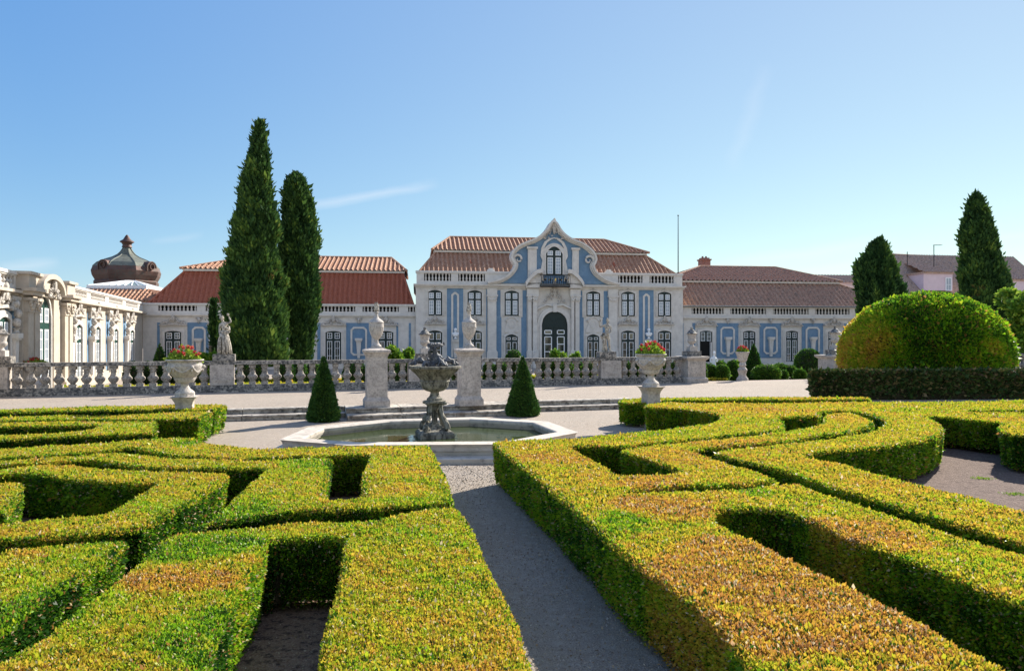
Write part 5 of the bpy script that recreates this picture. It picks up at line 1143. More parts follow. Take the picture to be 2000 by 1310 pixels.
ch = empty('chimney', (xx, Yc, 5), FA, 'square brick-red chimney above the right wing roof beside the pavilion', 'chimney'); bm = B(); k = Yc / FPX; zt_ = zat(504, Yc) - 5
box(bm, -.52, .52, -.5, .5, 0, zt_ - .3); box(bm, -.62, .62, -.6, .6, zt_ - .299, zt_ - .15); box(bm, -.44, .44, -.42, .42, zt_ - .149, zt_); box(bm, -.60, .60, -.58, .58, zt_ - 1.05, zt_ - .95); newmesh('stack', bm, M['brick'], ch)
bm = B(); 
for sx in (-1, 1): lathe(bm, [(.12, zt_), (.10, zt_ + .2)], 8, c=(sx * .2, 0))
newmesh('chimney_pot', bm, M['brick'], ch)
# roof behind, between left wing and pavilion
# flagpole
Yf = F.Y(1324) + .8; fp = empty('flagpole', (at(1324.5, Yf), Yf, zat(533, Yf) - .6), 0, 'thin bare metal flagpole on the right corner of the pavilion roof', 'flagpole'); bm = B(); L_ = zat(421, Yf) - zat(533, Yf) + .6; tube(bm, [(0, 0, 0), (0, 0, L_)], [.05, .03], 8); ball(bm, (0, 0, L_), .07, 2); lathe(bm, [(.12, 0), (.09, .3)], 8); newmesh('pole', bm, M['iron'], fp)

# busts on brackets in the pavilion's blue bays
def bust(px, label):
    e = empty('bust', (0, 0, 0), 0, label, 'bust', 'white marble busts in the blue bays of the pavilion'); u = U(px); zz = Zc(661.5)
    ox, oy = F.x + F.c * u + F.s * .38, F.y + F.s * u - F.c * .38; e.location = (ox, oy, FZ + zz); e.rotation_euler = (0, 0, FA)
    bm = B(); lathe(bm, [(.14, 0), (.14, .05), (.07, .10), (.07, .16), (.12, .2)], 14); ball(bm, (0, 0, .36), (.28, .16, .20), 2); ball(bm, (0, -.03, .52), (.12, .11, .14), 2); ball(bm, (0, -.04, .74), (.125, .14, .17), 2); ball(bm, (0, -.17, .73), (.025, .03, .035), 1); ball(bm, (0, .0, .82), (.14, .15, .11), 2)
    for sx in (-1, 1): ball(bm, (sx * .18, -.02, .42), (.13, .13, .13), 2); ball(bm, (sx * .045, -.155, .765), (.02, .015, .012), 1)
    newmesh('marble_bust', bm, M['white'], e, smooth=True); herm(pal, u, .9, zz - .02)
bust(zx(330), 'white marble bust in the left blue bay of the pavilion'); bust(zx(1720), 'white marble bust in the right blue bay of the pavilion')

# ---- ballroom wing at the left, in full sun
uc0 = U(275.5); CP = (F.x + F.c * uc0 - F.s * .35, F.y + F.s * uc0 + .35); SA = R(108)
SW = Plane(CP, SA)
sw = empty('ballroom_wing', (CP[0], CP[1], FZ), SA, 'sunlit cream palace front with tall green windows and carved portal at the left edge', 'palace wing')
SU = SW.u
zE = SW.z(272, 614); zP = SW.z(275, 590); u_far = SU(-70)
bm = B(); box(bm, u_far, -.02, 0, 9, -.3, zE - .0); facade_part('wall', bm, M['facade_sun'], sw)
bm = B(); box(bm, u_far, -.03, -.10, 9, zE + .001, zE + .1); box(bm, u_far, -.02, -.32, 9.05, zE + .101, zE + .22); box(bm, u_far, -.02, -.12, -.002, -.3, .55); box(bm, u_far, -.02, -.9, -.121, -.3, .02); box(bm, u_far, -.02, -1.5, -.901, -.3, -.1); facade_part('cornice', bm, M['facade_sun'], sw)
ops = [(SU(z2_(497)), SU(z2_(612))), (SU(z2_(640)), SU(z2_(745))), (SU(z2_(770)), SU(z2_(868))), (SU(z2_(890)), SU(z2_(975))), (SU(z2_(0)), SU(z2_(95)))]
parapet(sw, SU(z2_(450)), -.02, zE + .221, zP, ops[:4], pitch=.34, back='tile', by=.07); parapet(sw, u_far, SU(z2_(112)), zE + .221, zP + .0, [(SU(-60), SU(-30)), ops[4]], pitch=.34, back='tile', by=.07)
for i, (a, b, zt_) in enumerate(((522, 567, 705), (663, 697, 720), (795, 825, 735), (912, 940, 745), (-42, 38, 650))):
    ua, ub = SU(z2_(a)), SU(z2_(b)); wd = abs(ub - ua); um = (ua + ub) / 2
    if a < 0: wd = 1.25; um = SU(z2_(8))
    window(sw, um, wd, .2, SW.z(z2_((a + b) / 2), 440 + zt_ / 3.638) if a > 0 else SW.z(0, 619), .16, 'curtain', split=.72, sur=.26, rows=4, frame='green2')
    relief(sw, um, (SW.z(z2_((a + b) / 2), 440 + (zt_ - 60) / 3.638) if a > 0 else SW.z(0, 600)), 1.9, 1.0, seed=40 + i, y=-.12)
bl = B(); 
for i, px in enumerate((134, 174, 210, 243, 20)):
    um = SU(px); w_ = .55; box(bl, um - w_, um + w_, -.02, .04, .6, zE - .35)
    hz = SW.z(210, 655 - 0); herm(sw, um, .5, SW.z(px, 440 + (785 if px > 30 else 640) / 3.638) if px > 30 else 2.9)
    bm = B(); zt_ = SW.z(px, 440 + 785 / 3.638) if px > 30 else 2.9
    lathe(bm, [(.13, zt_), (.10, zt_ + .1), (.17, zt_ + .2)], 10, c=(um, -.2)); ball(bm, (um, -.22, zt_ + .42), (.24, .17, .22), 2); ball(bm, (um, -.27, zt_ + .78), (.14, .16, .19), 2); ball(bm, (um, -.42, zt_ + .77), (.03, .03, .04), 1); facade_part('wall_bust', bm, M['relief'], sw, smooth=True)
    bm = B(); z_ = zE - .35; ball(bm, (um, -.16, z_), (.22, .2, .18), 2); box(bm, um - .5, um + .5, -.25, -.002, z_ + .14, z_ + .30); box(bm, um - .34, um + .34, -.2, -.002, z_ - .3, z_ + .139); facade_part('console', bm, M['relief'], sw)
facade_part('blue_plaster', bl, M['blue'], sw)
# portal pavilion with arched door, columns and curved hood
pa, pb = SU(z2_(112)), SU(z2_(452)); pm = SU(z2_(282)); wd = abs(SU(z2_(328)) - SU(z2_(237))); zdt = SW.z(z2_(285), 440 + 508 / 3.638)
bm = B(); box(bm, pa, pm - wd / 2 - .3, -.25, -.005, -.3, zE + .3); box(bm, pm + wd / 2 + .3, pb, -.25, -.005, -.3, zE + .3)
box(bm, pa - .08, pa + 1.35, -.5, 1.0, zE + .301, zE + .92); box(bm, pb - 1.35, pb + .08, -.5, 1.0, zE + .301, zE + .92); box(bm, pa - .2, pa + 1.45, -.62, 1.1, zE + .921, zE + 1.04); box(bm, pb - 1.45, pb + .2, -.62, 1.1, zE + .921, zE + 1.04)
box(bm, pa + 1.36, pb - 1.36, 0.0, .9, zE + .301, zE + .85)
prism(bm, [(pm - 2.2, zE + .25)] + [(pm - .5 + 1.7 * math.cos(t), zE + .25 + .70 * math.sin(t)) for t in [PI - q * PI / 14 for q in range(15)]] + [(pm + 1.2, zE + .25)], -.5, .6)
facade_part('portal_block', bm, M['facade_sun'], sw)
bm = B()
band(bm, [(pm - .5 + 1.85 * math.cos(t), zE + .25 + .88 * math.sin(t)) for t in [q * PI / 16 for q in range(17)]], [(pm - .5 + 1.62 * math.cos(t), zE + .25 + .66 * math.sin(t)) for t in [q * PI / 16 for q in range(17)]], -.75, .05)
for a, b in ((pa - .1, pa + 1.4), (pb - 1.4, pb + .1)): box(bm, a, b, -.68, -.26, zE + .05, zE + .3); box(bm, a - .1, b + .1, -.8, -.26, zE + .301 - .09, zE + .36)
facade_part('portal_hood', bm, M['facade_sun'], sw)
for c_, w_ in ((pa + .42, .34), (pa + 1.28, .34), (pb - 1.22, .28), (pb - .38, .28)):
    bm = B(); ct = zE - .05; box(bm, c_ - w_ - .08, c_ + w_ + .08, -.52, -.251, -.28, .5); box(bm, c_ - w_, c_ + w_, -.44, -.252, .501, ct - .62); box(bm, c_ - w_ - .03, c_ + w_ + .03, -.48, -.25, ct - .619, ct - .54); box(bm, c_ - w_, c_ + w_, -.46, -.251, ct - .539, ct - .12); box(bm, c_ - w_ - .09, c_ + w_ + .09, -.55, -.25, ct - .119, ct)
    for q in range(3):
        for sx in (-1, 1): ball(bm, (c_ + sx * w_ * (.25 + .3 * q), -.48, ct - .45 + .13 * q), (.10, .09, .11), 1)
    facade_part('pilaster', bm, M['facade_sun'], sw)
window(sw, pm, wd, .1, zdt, wd / 2, 'curtain', split=.70, sur=.22, rows=6, y=-.08, frame='green2', name='portal_door')
relief(sw, pm, zdt - .1, 1.6, 1.12, 91, y=-.55, name='portal_crest', hood=False)

# corner pieces seen over the ballroom wing: low tiled roof, glazed lantern, copper dome
Yd = 70.0; dx = at(248, Yd); dk = Yd / FPX / 3.638
dm = empty('copper_dome', (dx, Yd, zat(561, Yd)), R(20), 'onion-shaped brown and green copper dome with finial behind the ballroom wing', 'dome')
prof = [(210, 430), (212, 395), (204, 385), (222, 352), (228, 322), (217, 292), (190, 264), (142, 240), (92, 220), (60, 200), (42, 180), (30, 160), (26, 148)]
zb_ = 430
bm = B(); lathe(bm, [(r * dk, (zb_ - y) * dk) for r, y in prof if y >= 292], 8, rot=PI / 8); 
bm2 = B(); box(bm2, -210 * dk, 210 * dk, -210 * dk, 210 * dk, -5.5, -.01); newmesh('drum', bm2, M['facade'], dm)
newmesh('lower_shell', bm, M['copper_brown'], dm)
bm = B(); lathe(bm, [(r * dk * 1.002, (zb_ - y) * dk) for r, y in prof if y <= 292], 8, rot=PI / 8)
for k in range(8):
    a = k * PI / 4 + PI / 8; tube(bm, [(r * dk * math.cos(a), r * dk * math.sin(a), (zb_ - y) * dk) for r, y in prof if y <= 292], .05, 6)
newmesh('upper_shell', bm, M['copper_green'], dm)
bm = B(); lathe(bm, [(r * dk, (zb_ - y) * dk) for r, y in ((24, 150), (34, 146), (32, 140), (28, 130), (34, 118), (48, 109), (44, 103), (26, 92), (16, 75), (11, 66), (4, 58))], 12); newmesh('finial', bm, M['copper_brown'], dm, smooth=True)
for k in range(8):
    if k % 2: continue
    a = k * PI / 4 - R(90) - R(20) + R(-15); c = Vector((math.cos(a), math.sin(a), 0)); s_ = Vector((-math.sin(a), math.cos(a), 0)); bm = B()
    pts = [(x * .055 * 62 / 62 * dk / dk, z) for x, z in ()]
    hw = 38 * dk; pl = [(-hw, 0), (-hw, hw * .7)] + [(hw * math.cos(t), hw * .7 + hw * .95 * math.sin(t)) for t in [PI - q * PI / 8 for q in range(1, 8)]] + [(hw, hw * .7), (hw, 0)]
    prism(bm, pl, -208 * dk, -100 * dk); bm3 = bm
    band(bm3, [(x * 1.18, z * 1.12) for x, z in pl], pl, -214 * dk, -150 * dk)
    o_ = [(hw * .6 * math.cos(t), hw * .85 + hw * .6 * math.sin(t)) for t in [q * PI / 8 for q in range(16)]]; band(bm3, o_, [(x * .75, (z - hw * .85) * .75 + hw * .85) for x, z in o_], -218 * dk, -205 * dk, closed=True)
    bm3.transform(Matrix.Translation((0, 0, (zb_ - 322) * dk)) @ Matrix.Rotation(a + PI / 2, 4, 'Z')); newmesh('lucarne', bm3, M['copper_brown'], dm)
Yg = 62.0; gx = at(226, Yg)
gl_ = empty('glazed_lantern', (gx, Yg, zat(563, Yg)), R(8), 'low glazed pyramid lantern with white ribs on a small tiled roof below the copper dome', 'roof lantern')
kx = Yg / FPX; hwx = 50 * kx; hh = 16 * kx; dy = 3.2; bm = B(); bm2 = B()
apx = [(-8 * kx, dy, hh * 1.25), (-8 * kx + .8, dy, hh * 1.25)]
c = [(-hwx, 0, .25), (hwx * 1.1, 0, .25), (hwx * 1.1, 2 * dy, .25), (-hwx, 2 * dy, .25)]
for q in ((c[0], c[1], apx[1], apx[0]), (c[1], c[2], apx[1]), (c[2], c[3], apx[0], apx[1]), (c[3], c[0], apx[0])): bm.faces.new([bm.verts.new(p) for p in q])
newmesh('glazing', bm, mk('lantern_glass', (.30, .40, .42), rough=.15, vary=.1), gl_)
box(bm2, -hwx - .1, hwx * 1.1 + .1, -.1, 2 * dy + .1, -.05, .24)
for k in range(9):
    t = k / 8; p0 = Vector(c[0]).lerp(Vector(c[1]), t); p1 = Vector(apx[0]).lerp(Vector(apx[1]), t); tube(bm2, [p0, p1], .055, 5); p0 = Vector(c[1]).lerp(Vector(c[2]), t); tube(bm2, [p0, Vector(apx[1])], .045, 5)
newmesh('glazing_bar', bm2, M['white'], gl_)
bm = B(); zo = -1.15; tiles(bm, (-hwx - 2.2, -2.4, zo), (hwx * 1.1 + 2.2, -2.4, zo), (hwx * 1.1 + .2, -.2, -.06), (-hwx - .2, -.2, -.06), .34); tiles(bm, (hwx * 1.1 + 2.2, -2.4, zo), (hwx * 1.1 + 2.2, 9, zo), (hwx * 1.1 + .2, 7, -.06), (hwx * 1.1 + .2, -.2, -.06), .34); box(bm, -hwx - 2.1, hwx * 1.1 + 2.1, -2.3, 9, zo - 4, zo - .06)
newmesh('tiled_skirt', bm, M['tile'], gl_)

# ---- houses behind at the right
Yh = 96.0; kx = Yh / FPX
hb = empty('far_house', (at(1745, Yh), Yh, FZ), R(9), 'big pink and white house with old grey tiles and dormers behind the right cypresses', 'house')
def hz(py): return zat(py, Yh) - FZ
W_ = (2120 - 1745) * kx; bm = B(); box(bm, 0, W_, 0, 16, 0, hz(585)); facade_part('wall', bm, M['facade'], hb)
bm = B(); box(bm, -.4, W_, -.5, 16, hz(585) + .001, hz(581)); 
for k in range(5): box(bm, 1.2 + 6.2 * k, 1.6 + 6.2 * k, -.12, .0, hz(640), hz(590)); box(bm, 4.9 + 6.2 * k, 5.3 + 6.2 * k, -.12, .0, hz(640), hz(590))
facade_part('cornice', bm, M['facade'], hb)
bm = B(); e0 = hz(582) - .1; tp = hz(506) + 1.6; x_r = (1772 - 1745) * kx + 2
tiles(bm, (-.8, -.8, e0), (W_, -.8, e0), (W_, 7.5, tp - .6), (x_r, 7.5, tp), .42, .07); tiles(bm, (-.8, 16, e0), (-.8, -.8, e0), (x_r, 7.5, tp), (x_r, 7.6, tp), .42, .07)
ridge(bm, (-.8, -.8, e0), (x_r, 7.5, tp), .22); ridge(bm, (x_r, 7.5, tp), (W_, 7.5, tp - .6), .16)
facade_part('roof', bm, M['tile_old'], hb)
for px, w in ((1845, 64), (2015, 80)):
    a = (px - w / 2 - 1745) * kx; b = (px + w / 2 - 1745) * kx; bm = B(); zt = hz(533 if px < 1900 else 545); box(bm, a, b, 0.2, 6, hz(566), zt); d_ = facade_part('dormer', bm, M['pink'], hb)
    bm = B(); box(bm, a - .2, b + .2, 0, 6, zt + .001, zt + .22); tiles(bm, (a - .3, -.15, zt + .25), (b + .3, -.15, zt + .25), (b - .6, 5.5, zt + 2.0), (a + 1.2, 5.5, zt + 2.0), .42, .07); facade_part('dormer_roof', bm, M['tile_old'], d_)
    bm = B(); wc = (1867 - 1745) * kx if px < 1900 else b - 3; box(bm, wc - .36, wc + .36, .12, .19, zt - 2.2, zt - .6); facade_part('dormer_window', bm, M['curtain'], d_)
    bm = B(); box(bm, wc - .45, wc - .36, .08, .19, zt - 2.3, zt - .5); box(bm, wc + .36, wc + .45, .08, .19, zt - 2.3, zt - .5); box(bm, wc - .36, wc + .36, .08, .19, zt - .6, zt - .5); box(bm, wc - .36, wc + .36, .08, .19, zt - 2.3, zt - 2.2); box(bm, wc - .02, wc + .02, .1, .119, zt - 2.2, zt - .6); box(bm, wc - .35, wc + .35, .1, .1195, zt - 1.5, zt - 1.46); facade_part('window_frame', bm, M['white'], d_)
an = empty('antenna', (at(1824, 100), 100, hz(512)), 0, 'thin television antenna on the ridge of the far pink house', 'antenna'); bm = B(); tube(bm, [(0, 0, -1.5), (0, 0, 2.6)], .05, 6); tube(bm, [(-.1, 0, 2.6), (1.1, 0, 2.6)], .03, 6)
for k in range(6): tube(bm, [(.2 * k, -.35, 2.6), (.2 * k, .35, 2.6)], .02, 5)
newmesh('mast', bm, M['iron'], an)
lr = empty('lightning_rod', (at(1772, 100), 100, hz(508)), 0, 'thin lightning rod at the hip of the far pink house roof', 'lightning rod'); bm = B(); tube(bm, [(0, 0, -.5), (0, 0, 1.4)], .05, 6); ball(bm, (0, 0, .8), .12, 1); newmesh('rod', bm, M['iron'], lr)
Y2 = 88.0; k2 = Y2 / FPX; h2 = empty('far_building', (at(1590, Y2), Y2, FZ), R(7.6), 'low far building with dark old tiles seen over the right end of the right wing', 'building')
z2h = lambda py: zat(py, Y2) - FZ; W2 = (1740 - 1590) * k2; bm = B(); box(bm, 0, W2, 0, 8, 0, z2h(550)); facade_part('wall', bm, M['pink'], h2); bm = B(); tiles(bm, (-.5, -.5, z2h(551)), (W2, -.5, z2h(551)), (W2 - 1, 4, z2h(538) + .45), (1, 4, z2h(538) + .45), .42, .07); tiles(bm, (W2, 8.5, z2h(551)), (-.5, 8.5, z2h(551)), (1, 4, z2h(538) + .45), (W2 - 1, 4, z2h(538) + .45), .42, .07); facade_part('roof', bm, M['tile_old'], h2)

# ------------------------------------------------------------------ trees
def cypress(px_base, Y, prof, label, n=52000, seed=1, L=.26, mu=.38, group='tall dark cypresses', z0=-.1, leaf='cyp'):
    """prof: list of (py, xl, xr) measured outline; becomes centre line and radius by height"""
    e = empty('cypress', (at(px_base, Y), Y, z0), 0, label, 'tree', group)
    k = Y / FPX; zs = np.array([(zat(p[0], Y) - z0) * .988 for p in prof])[::-1]; rs = np.array([(p[2] - p[1]) / 2 * k for p in prof])[::-1]; cs = np.array([((p[1] + p[2]) / 2 - px_base) * k for p in prof])[::-1]
    rg = np.random.default_rng(seed); top = zs[-1]; bot = max(.15, zs[0])
    w = np.interp(np.linspace(bot, top, 400), zs, rs) + .12; cdf = np.cumsum(w); cdf /= cdf[-1]
    z = np.interp(rg.random(n), cdf, np.linspace(bot, top, 400)); a = rg.uniform(0, 2 * PI, n); rr = np.maximum(np.interp(z, zs, rs) - .13, .06); cc = np.interp(z, zs, cs)
    # vertical plumes: ridged noise in angle that drifts slowly with height
    q = np.c_[np.cos(a) * 2.2, np.sin(a) * 2.2, z * .42]; pl = snoise(q, 1.9, seed + 1); q2 = np.c_[np.cos(a) * 2, np.sin(a) * 2, z * 1.1]; p2 = snoise(q2, 4.2, seed + 2)
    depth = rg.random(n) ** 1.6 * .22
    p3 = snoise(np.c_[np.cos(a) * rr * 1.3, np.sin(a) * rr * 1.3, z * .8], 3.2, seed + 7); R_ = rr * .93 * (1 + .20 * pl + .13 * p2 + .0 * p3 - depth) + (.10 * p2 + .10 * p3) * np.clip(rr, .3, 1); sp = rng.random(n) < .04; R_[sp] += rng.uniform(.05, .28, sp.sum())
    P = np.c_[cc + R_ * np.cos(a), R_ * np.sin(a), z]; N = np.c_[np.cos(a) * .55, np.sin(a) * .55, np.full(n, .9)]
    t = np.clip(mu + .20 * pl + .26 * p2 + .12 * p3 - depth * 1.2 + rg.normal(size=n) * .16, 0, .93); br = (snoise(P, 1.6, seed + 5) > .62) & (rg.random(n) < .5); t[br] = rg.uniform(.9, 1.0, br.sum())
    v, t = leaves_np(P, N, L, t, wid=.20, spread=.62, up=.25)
    seg, rings = 40, 60; V, Fc = [], []
    for zi in np.linspace(bot, top - .15, rings):
        aa = np.arange(seg) * 2 * PI / seg; qq = np.c_[np.cos(aa) * 2.2, np.sin(aa) * 2.2, np.full(seg, zi) * .42]; pp = snoise(qq, 1.9, seed + 1); q2 = np.c_[np.cos(aa) * 2, np.sin(aa) * 2, np.full(seg, zi) * 1.1]; p2 = snoise(q2, 4.2, seed + 2)
        r_ = np.interp(zi, zs, rs) * .93 * (.74 + .20 * pp + .13 * p2) - .03; V.append(np.c_[np.interp(zi, zs, cs) + r_ * np.cos(aa), r_ * np.sin(aa), np.full(seg, zi)])
    V = np.concatenate(V)
    for i in range(rings - 1):
        for j in range(seg): Fc.append((i * seg + j, i * seg + (j + 1) % seg, (i + 1) * seg + (j + 1) % seg, (i + 1) * seg + j))
    Fc.append(tuple((rings - 1) * seg + j for j in range(seg)))
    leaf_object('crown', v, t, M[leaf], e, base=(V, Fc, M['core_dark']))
    bm = B(); tube(bm, [(0, 0, -.1), (0, 0, bot + 1), (cs[len(cs) // 2], 0, top * .5)], [.28, .24, .1], 10); newmesh('trunk', bm, M['bark'], e)
cypress(500, 38, [(233, 506, 508), (240, 500, 517), (262, 494, 520), (300, 486, 525), (345, 474, 530), (390, 464, 535), (420, 460, 546), (455, 452, 550), (480, 452, 540), (500, 443, 545), (560, 436, 553), (620, 430, 560), (680, 430, 562), (715, 438, 556)], 'tallest dark cypress rising left of the pavilion, behind the robed statue', n=70000, seed=4)
cypress(582, 41, [(337, 574, 582), (345, 563, 592), (365, 555, 602), (390, 550, 610), (430, 548, 614), (470, 546, 619), (520, 548, 622), (570, 552, 625), (620, 556, 622), (670, 562, 612), (712, 566, 604)], 'second dark cypress, shorter, touching the tallest one on its right', n=52000, seed=8, mu=.34)
cypress(417, 39, [(585, 413, 419), (600, 409, 424), (640, 408, 428), (680, 410, 432), (712, 410, 432)], 'small thin cypress just left of the tallest cypress', n=9000, seed=15, L=.18, mu=.28)
cypress(1722, 55, [(466, 1712, 1722), (478, 1698, 1730), (500, 1688, 1738), (515, 1674, 1742), (545, 1673, 1752), (562, 1674, 1766), (590, 1676, 1773), (620, 1676, 1770), (660, 1678, 1750), (712, 1690, 1740)], 'blunt dark cypress above the left shoulder of the big dome hedge', n=42000, seed=21, L=.30, mu=.34)
cypress(1928, 52, [(378, 1903, 1912), (390, 1893, 1920), (430, 1885, 1934), (470, 1878, 1944), (490, 1884, 1950), (540, 1880, 1962), (600, 1878, 1978), (640, 1880, 1988), (680, 1890, 1992), (712, 1900, 1985)], 'tall grey-green cypress behind the right of the big dome hedge', n=52000, seed=27, L=.30, mu=.33)
def round_tree(px, Y, top, hw, label, seed=3, mu=.7, zb=.6, n=16000, L=.22):
    k = Y / FPX; e = empty('broadleaf_tree', (at(px, Y), Y, FZ), 0, label, 'tree'); H = zat(top, Y) - FZ; r = hw * k; rg = np.random.default_rng(seed)
    Vs, Ts = [], []
    for c in range(26):
        cc = np.array([rg.uniform(-.7, .7) * r, rg.uniform(-.7, .7) * r, zb + r * .5 + (H - zb - r * .8) * rg.random()]); cr = r * rg.uniform(.3, .5); m = n // 26
        d = rg.normal(size=(m, 3)); d /= np.linalg.norm(d, axis=1)[:, None]; P = cc + d * cr * (rg.random((m, 1)) ** .35); P[:, 2] = np.minimum(P[:, 2], H)
        v, t = leaves_np(P, d, L, np.clip(rg.normal(mu, .2, m), 0, 1), wid=.35, spread=1.2); Vs.append(v); Ts.append(t)
    leaf_object('crown', np.concatenate(Vs), np.concatenate(Ts), M['shrub'], e); bm = B(); tube(bm, [(0, 0, 0), (.05, 0, H * .4), (0, .1, H * .8)], [.16, .12, .04], 8)
    for k in range(5): a = k * 1.26; tube(bm, [(0, 0, H * .35), (r * .5 * math.cos(a), r * .5 * math.sin(a), H * .65)], [.07, .03], 6)
    newmesh('trunk', bm, M['bark'], e)
round_tree(2010, 42, 565, 45, 'bright green leafy tree at the right edge beside the dome hedge', 3, .75)

# ------------------------------------------------------------------ big dome hedge and its skirt hedge
Yd = 29.8; xd = at(1803, Yd); rx = 153 / FPX * Yd; Hd = zat(570, Yd) - TZ
def dome_prof(z, R_=rx, H=Hd):
    zc = 1.15
    if z > zc: return R_ * max(0, 1 - ((z - zc) / (H - zc)) ** 2.1) ** (1 / 2.1)
    return R_ * (.93 + .07 * (z / zc))
def dome_t(P, N):
    t = .36 + .12 * snoise(P, 1.0, 61) + .12 * snoise(P, 5, 62) + rng.normal(size=len(P)) * .11
    a = np.clip((-P[:, 0] / rx - .50) * 3.2 + .25 * snoise(P, 1.6, 63), 0, 1); t = t + a * (.32 + .24 * snoise(P, 3.5, 67)); t = t + np.clip(.5 - np.hypot(P[:, 0] - .8, P[:, 2] - 2.0) + .35 * snoise(P, 3, 66), 0, .4) * (P[:, 1] < 0)
    r = rng.random(len(P)); t[r < .05] = .97; return np.clip(t - .08, 0, 1)
de = empty('dome_hedge', (xd, Yd, TZ), 0, 'huge clipped dome hedge at the right, rusty on its left flank', 'topiary')
v, t = shell_leaves(dome_prof, .02, Hd, 90000, .11, dome_t, (0, 0, 0), .95, .08, 3, 2.5)
leaf_object('crown', v, t, M['hedge'], de, base=(*rev_body(dome_prof, .02, Hd, (0, 0, 0), seg=64, rings=40, lump=.08, seed=3, noise_sc=2.5, shrink=.14), M['core'])); 
bm = B(); tube(bm, [(0, 0, -.05), (0, 0, 2.5)], [.25, .15], 10); newmesh('trunk', bm, M['bark'], de)
def skirt_t(P): return np.clip(.24 + .14 * snoise(P, 1.5, 71) + rng.normal(size=len(P)) * .15 + np.where(rng.random(len(P)) < .30, .55, 0), 0, 1)
Ys = 24.95; xa, xb = at(1582, Ys), at(2100, Ys)
hedge('dark thin clipped hedge in front of the big dome hedge', None, 1.09, world=[(xa, Ys), (xb, Ys + .7), (xb, Ys + 1.4), (xa + .3, Ys + .8)], z0=TZ, dens=.8, tintfn=skirt_t, group=None, Lk=1.9, mat='thin')
# ------------------------------------------------------------------ topiary and shrubs in the upper garden
def bz_ground(y, x=0):
    u, v = guv(x, y); return TZ if v < 31.6 else (FZ if v > 38 else TZ + (FZ - TZ) * (v - 31.6) / 6.4)
def ballp(R_, H, flat=.0):
    def f(z): c = H * .46; q = (z - c) / (H * .54 if z > c else H * .60); return R_ * math.sqrt(max(0, 1 - q * q)) if abs(q) < 1 else 0.0
    return f
def conep(R_, H): return lambda z: R_ * min(1, .7 + z * 1.5) * max(0, 1 - (z / H) ** 1.7) ** .8
NAMES = {}
def ball_top(px, Y, top, hw, label, n=2600, mu=.5, kind='ball', group='clipped box balls in the upper garden', L=.10, leaf='shrub', seed=1):
    x = at(px, Y); z0 = bz_ground(Y, x); H = zat(top, Y) - z0; R_ = hw / FPX * Y
    topiary('topiary_ball' if kind == 'ball' else 'topiary_cone', (x, Y, z0), ballp(R_, H) if kind == 'ball' else conep(R_, H), H, n, L, M[leaf], label, 'topiary', group if kind == 'ball' else 'clipped cones in the upper garden', mu=mu, lump=.03, seed=seed, shrink=.05)
ball_top(1003, 37, 682, 20, 'clipped ball rising above the balustrade left of the portal', seed=31, mu=.35)
ball_top(1273, 38, 667, 29, 'clipped dome behind the right flower urn', seed=32, mu=.3, n=4000)
ball_top(1497, 39.5, 711, 27, 'large clipped ball right of the small garden flower urn', seed=33, n=5000)
ball_top(1523, 42, 709, 17, 'clipped ball half hidden behind the large clipped ball', seed=34)
ball_top(1579, 46, 680, 27, 'tall clipped dome before the third window of the right wing', seed=35, n=5000, mu=.35)
ball_top(1541, 42, 712, 17, 'clipped ball left of the tall clipped dome', seed=36)
ball_top(1563, 40.5, 720, 12, 'small clipped ball in front of the tall clipped dome', seed=37)
ball_top(1531, 40.2, 722, 9, 'smallest clipped ball beside the large clipped ball', seed=38, n=1200)
ball_top(1472, 42, 671, 18, 'clipped cone behind the small garden flower urn', kind='cone', seed=39, n=4500, mu=.3)
ball_top(1388, 40, 711, 14, 'clipped ball just right of the gate pier', seed=40); ball_top(1411, 39.6, 711, 15, 'clipped ball left of the small garden flower urn', seed=41)
ball_top(1430, 41, 702, 13, 'clipped block behind the ball left of the small garden flower urn', seed=42); ball_top(1375, 39, 705, 6, 'narrow clipped ball touching the gate pier', seed=43, n=1200)
ball_top(1403, 43, 703, 20, 'low clipped mound around the small white figure', seed=44)
ball_top(312, 36, 672, 20, 'clipped cone before the left wing beside the left flower urn', kind='cone', seed=45, n=4000, mu=.3)
ball_top(955, 36, 706, 13, 'clipped ball seen through the balusters right of the right-hand pedestal', seed=46, mu=.3)
pxs_ = [(258, 'leftmost'), (285, 'second'), (345, 'third'), (397, 'fourth'), (478, 'fifth'), (505, 'sixth'), (560, 'seventh'), (585, 'eighth'), (612, 'ninth'), (700, 'tenth'), (686, 'eleventh'), (768, 'twelfth'), (790, 'thirteenth'), (868, 'fourteenth'), (885, 'fifteenth'), (978, 'sixteenth')]
nm = ['beside the sunlit wing', 'below the clipped cone on the left', 'behind the left flower urn', 'behind the balusters left of the robed statue', 'just right of the robed statue pier', 'under the tallest cypress', 'between the two tall cypresses', 'under the second cypress', 'right of the second cypress', 'left of the left tall pedestal', 'nearer the left yew cone, beside another ball', 'right of the left tall pedestal', 'behind the fountain bowl at left', 'behind the fountain bowl at right', 'touching the right tall pedestal', 'left of the right yew cone']
for i, (px, _) in enumerate(pxs_): ball_top(px, 35.6 + (i % 3) * .6, 704 + (i * 7) % 7, 17 + (i * 5) % 5, 'dark clipped ball seen through the balusters ' + nm[i], n=1300, seed=50 + i, mu=.22 + .12 * (i % 3))
nm2 = ['right of the right yew cone', 'below the arched door', 'left of the nude statue pier', 'third before the nude statue', 'fourth before the nude statue', 'hidden behind the nude statue pier', 'right of the nude statue pier', 'left of the right flower urn', 'behind the right flower urn stem', 'right of the right flower urn', 'left of the gate pier']
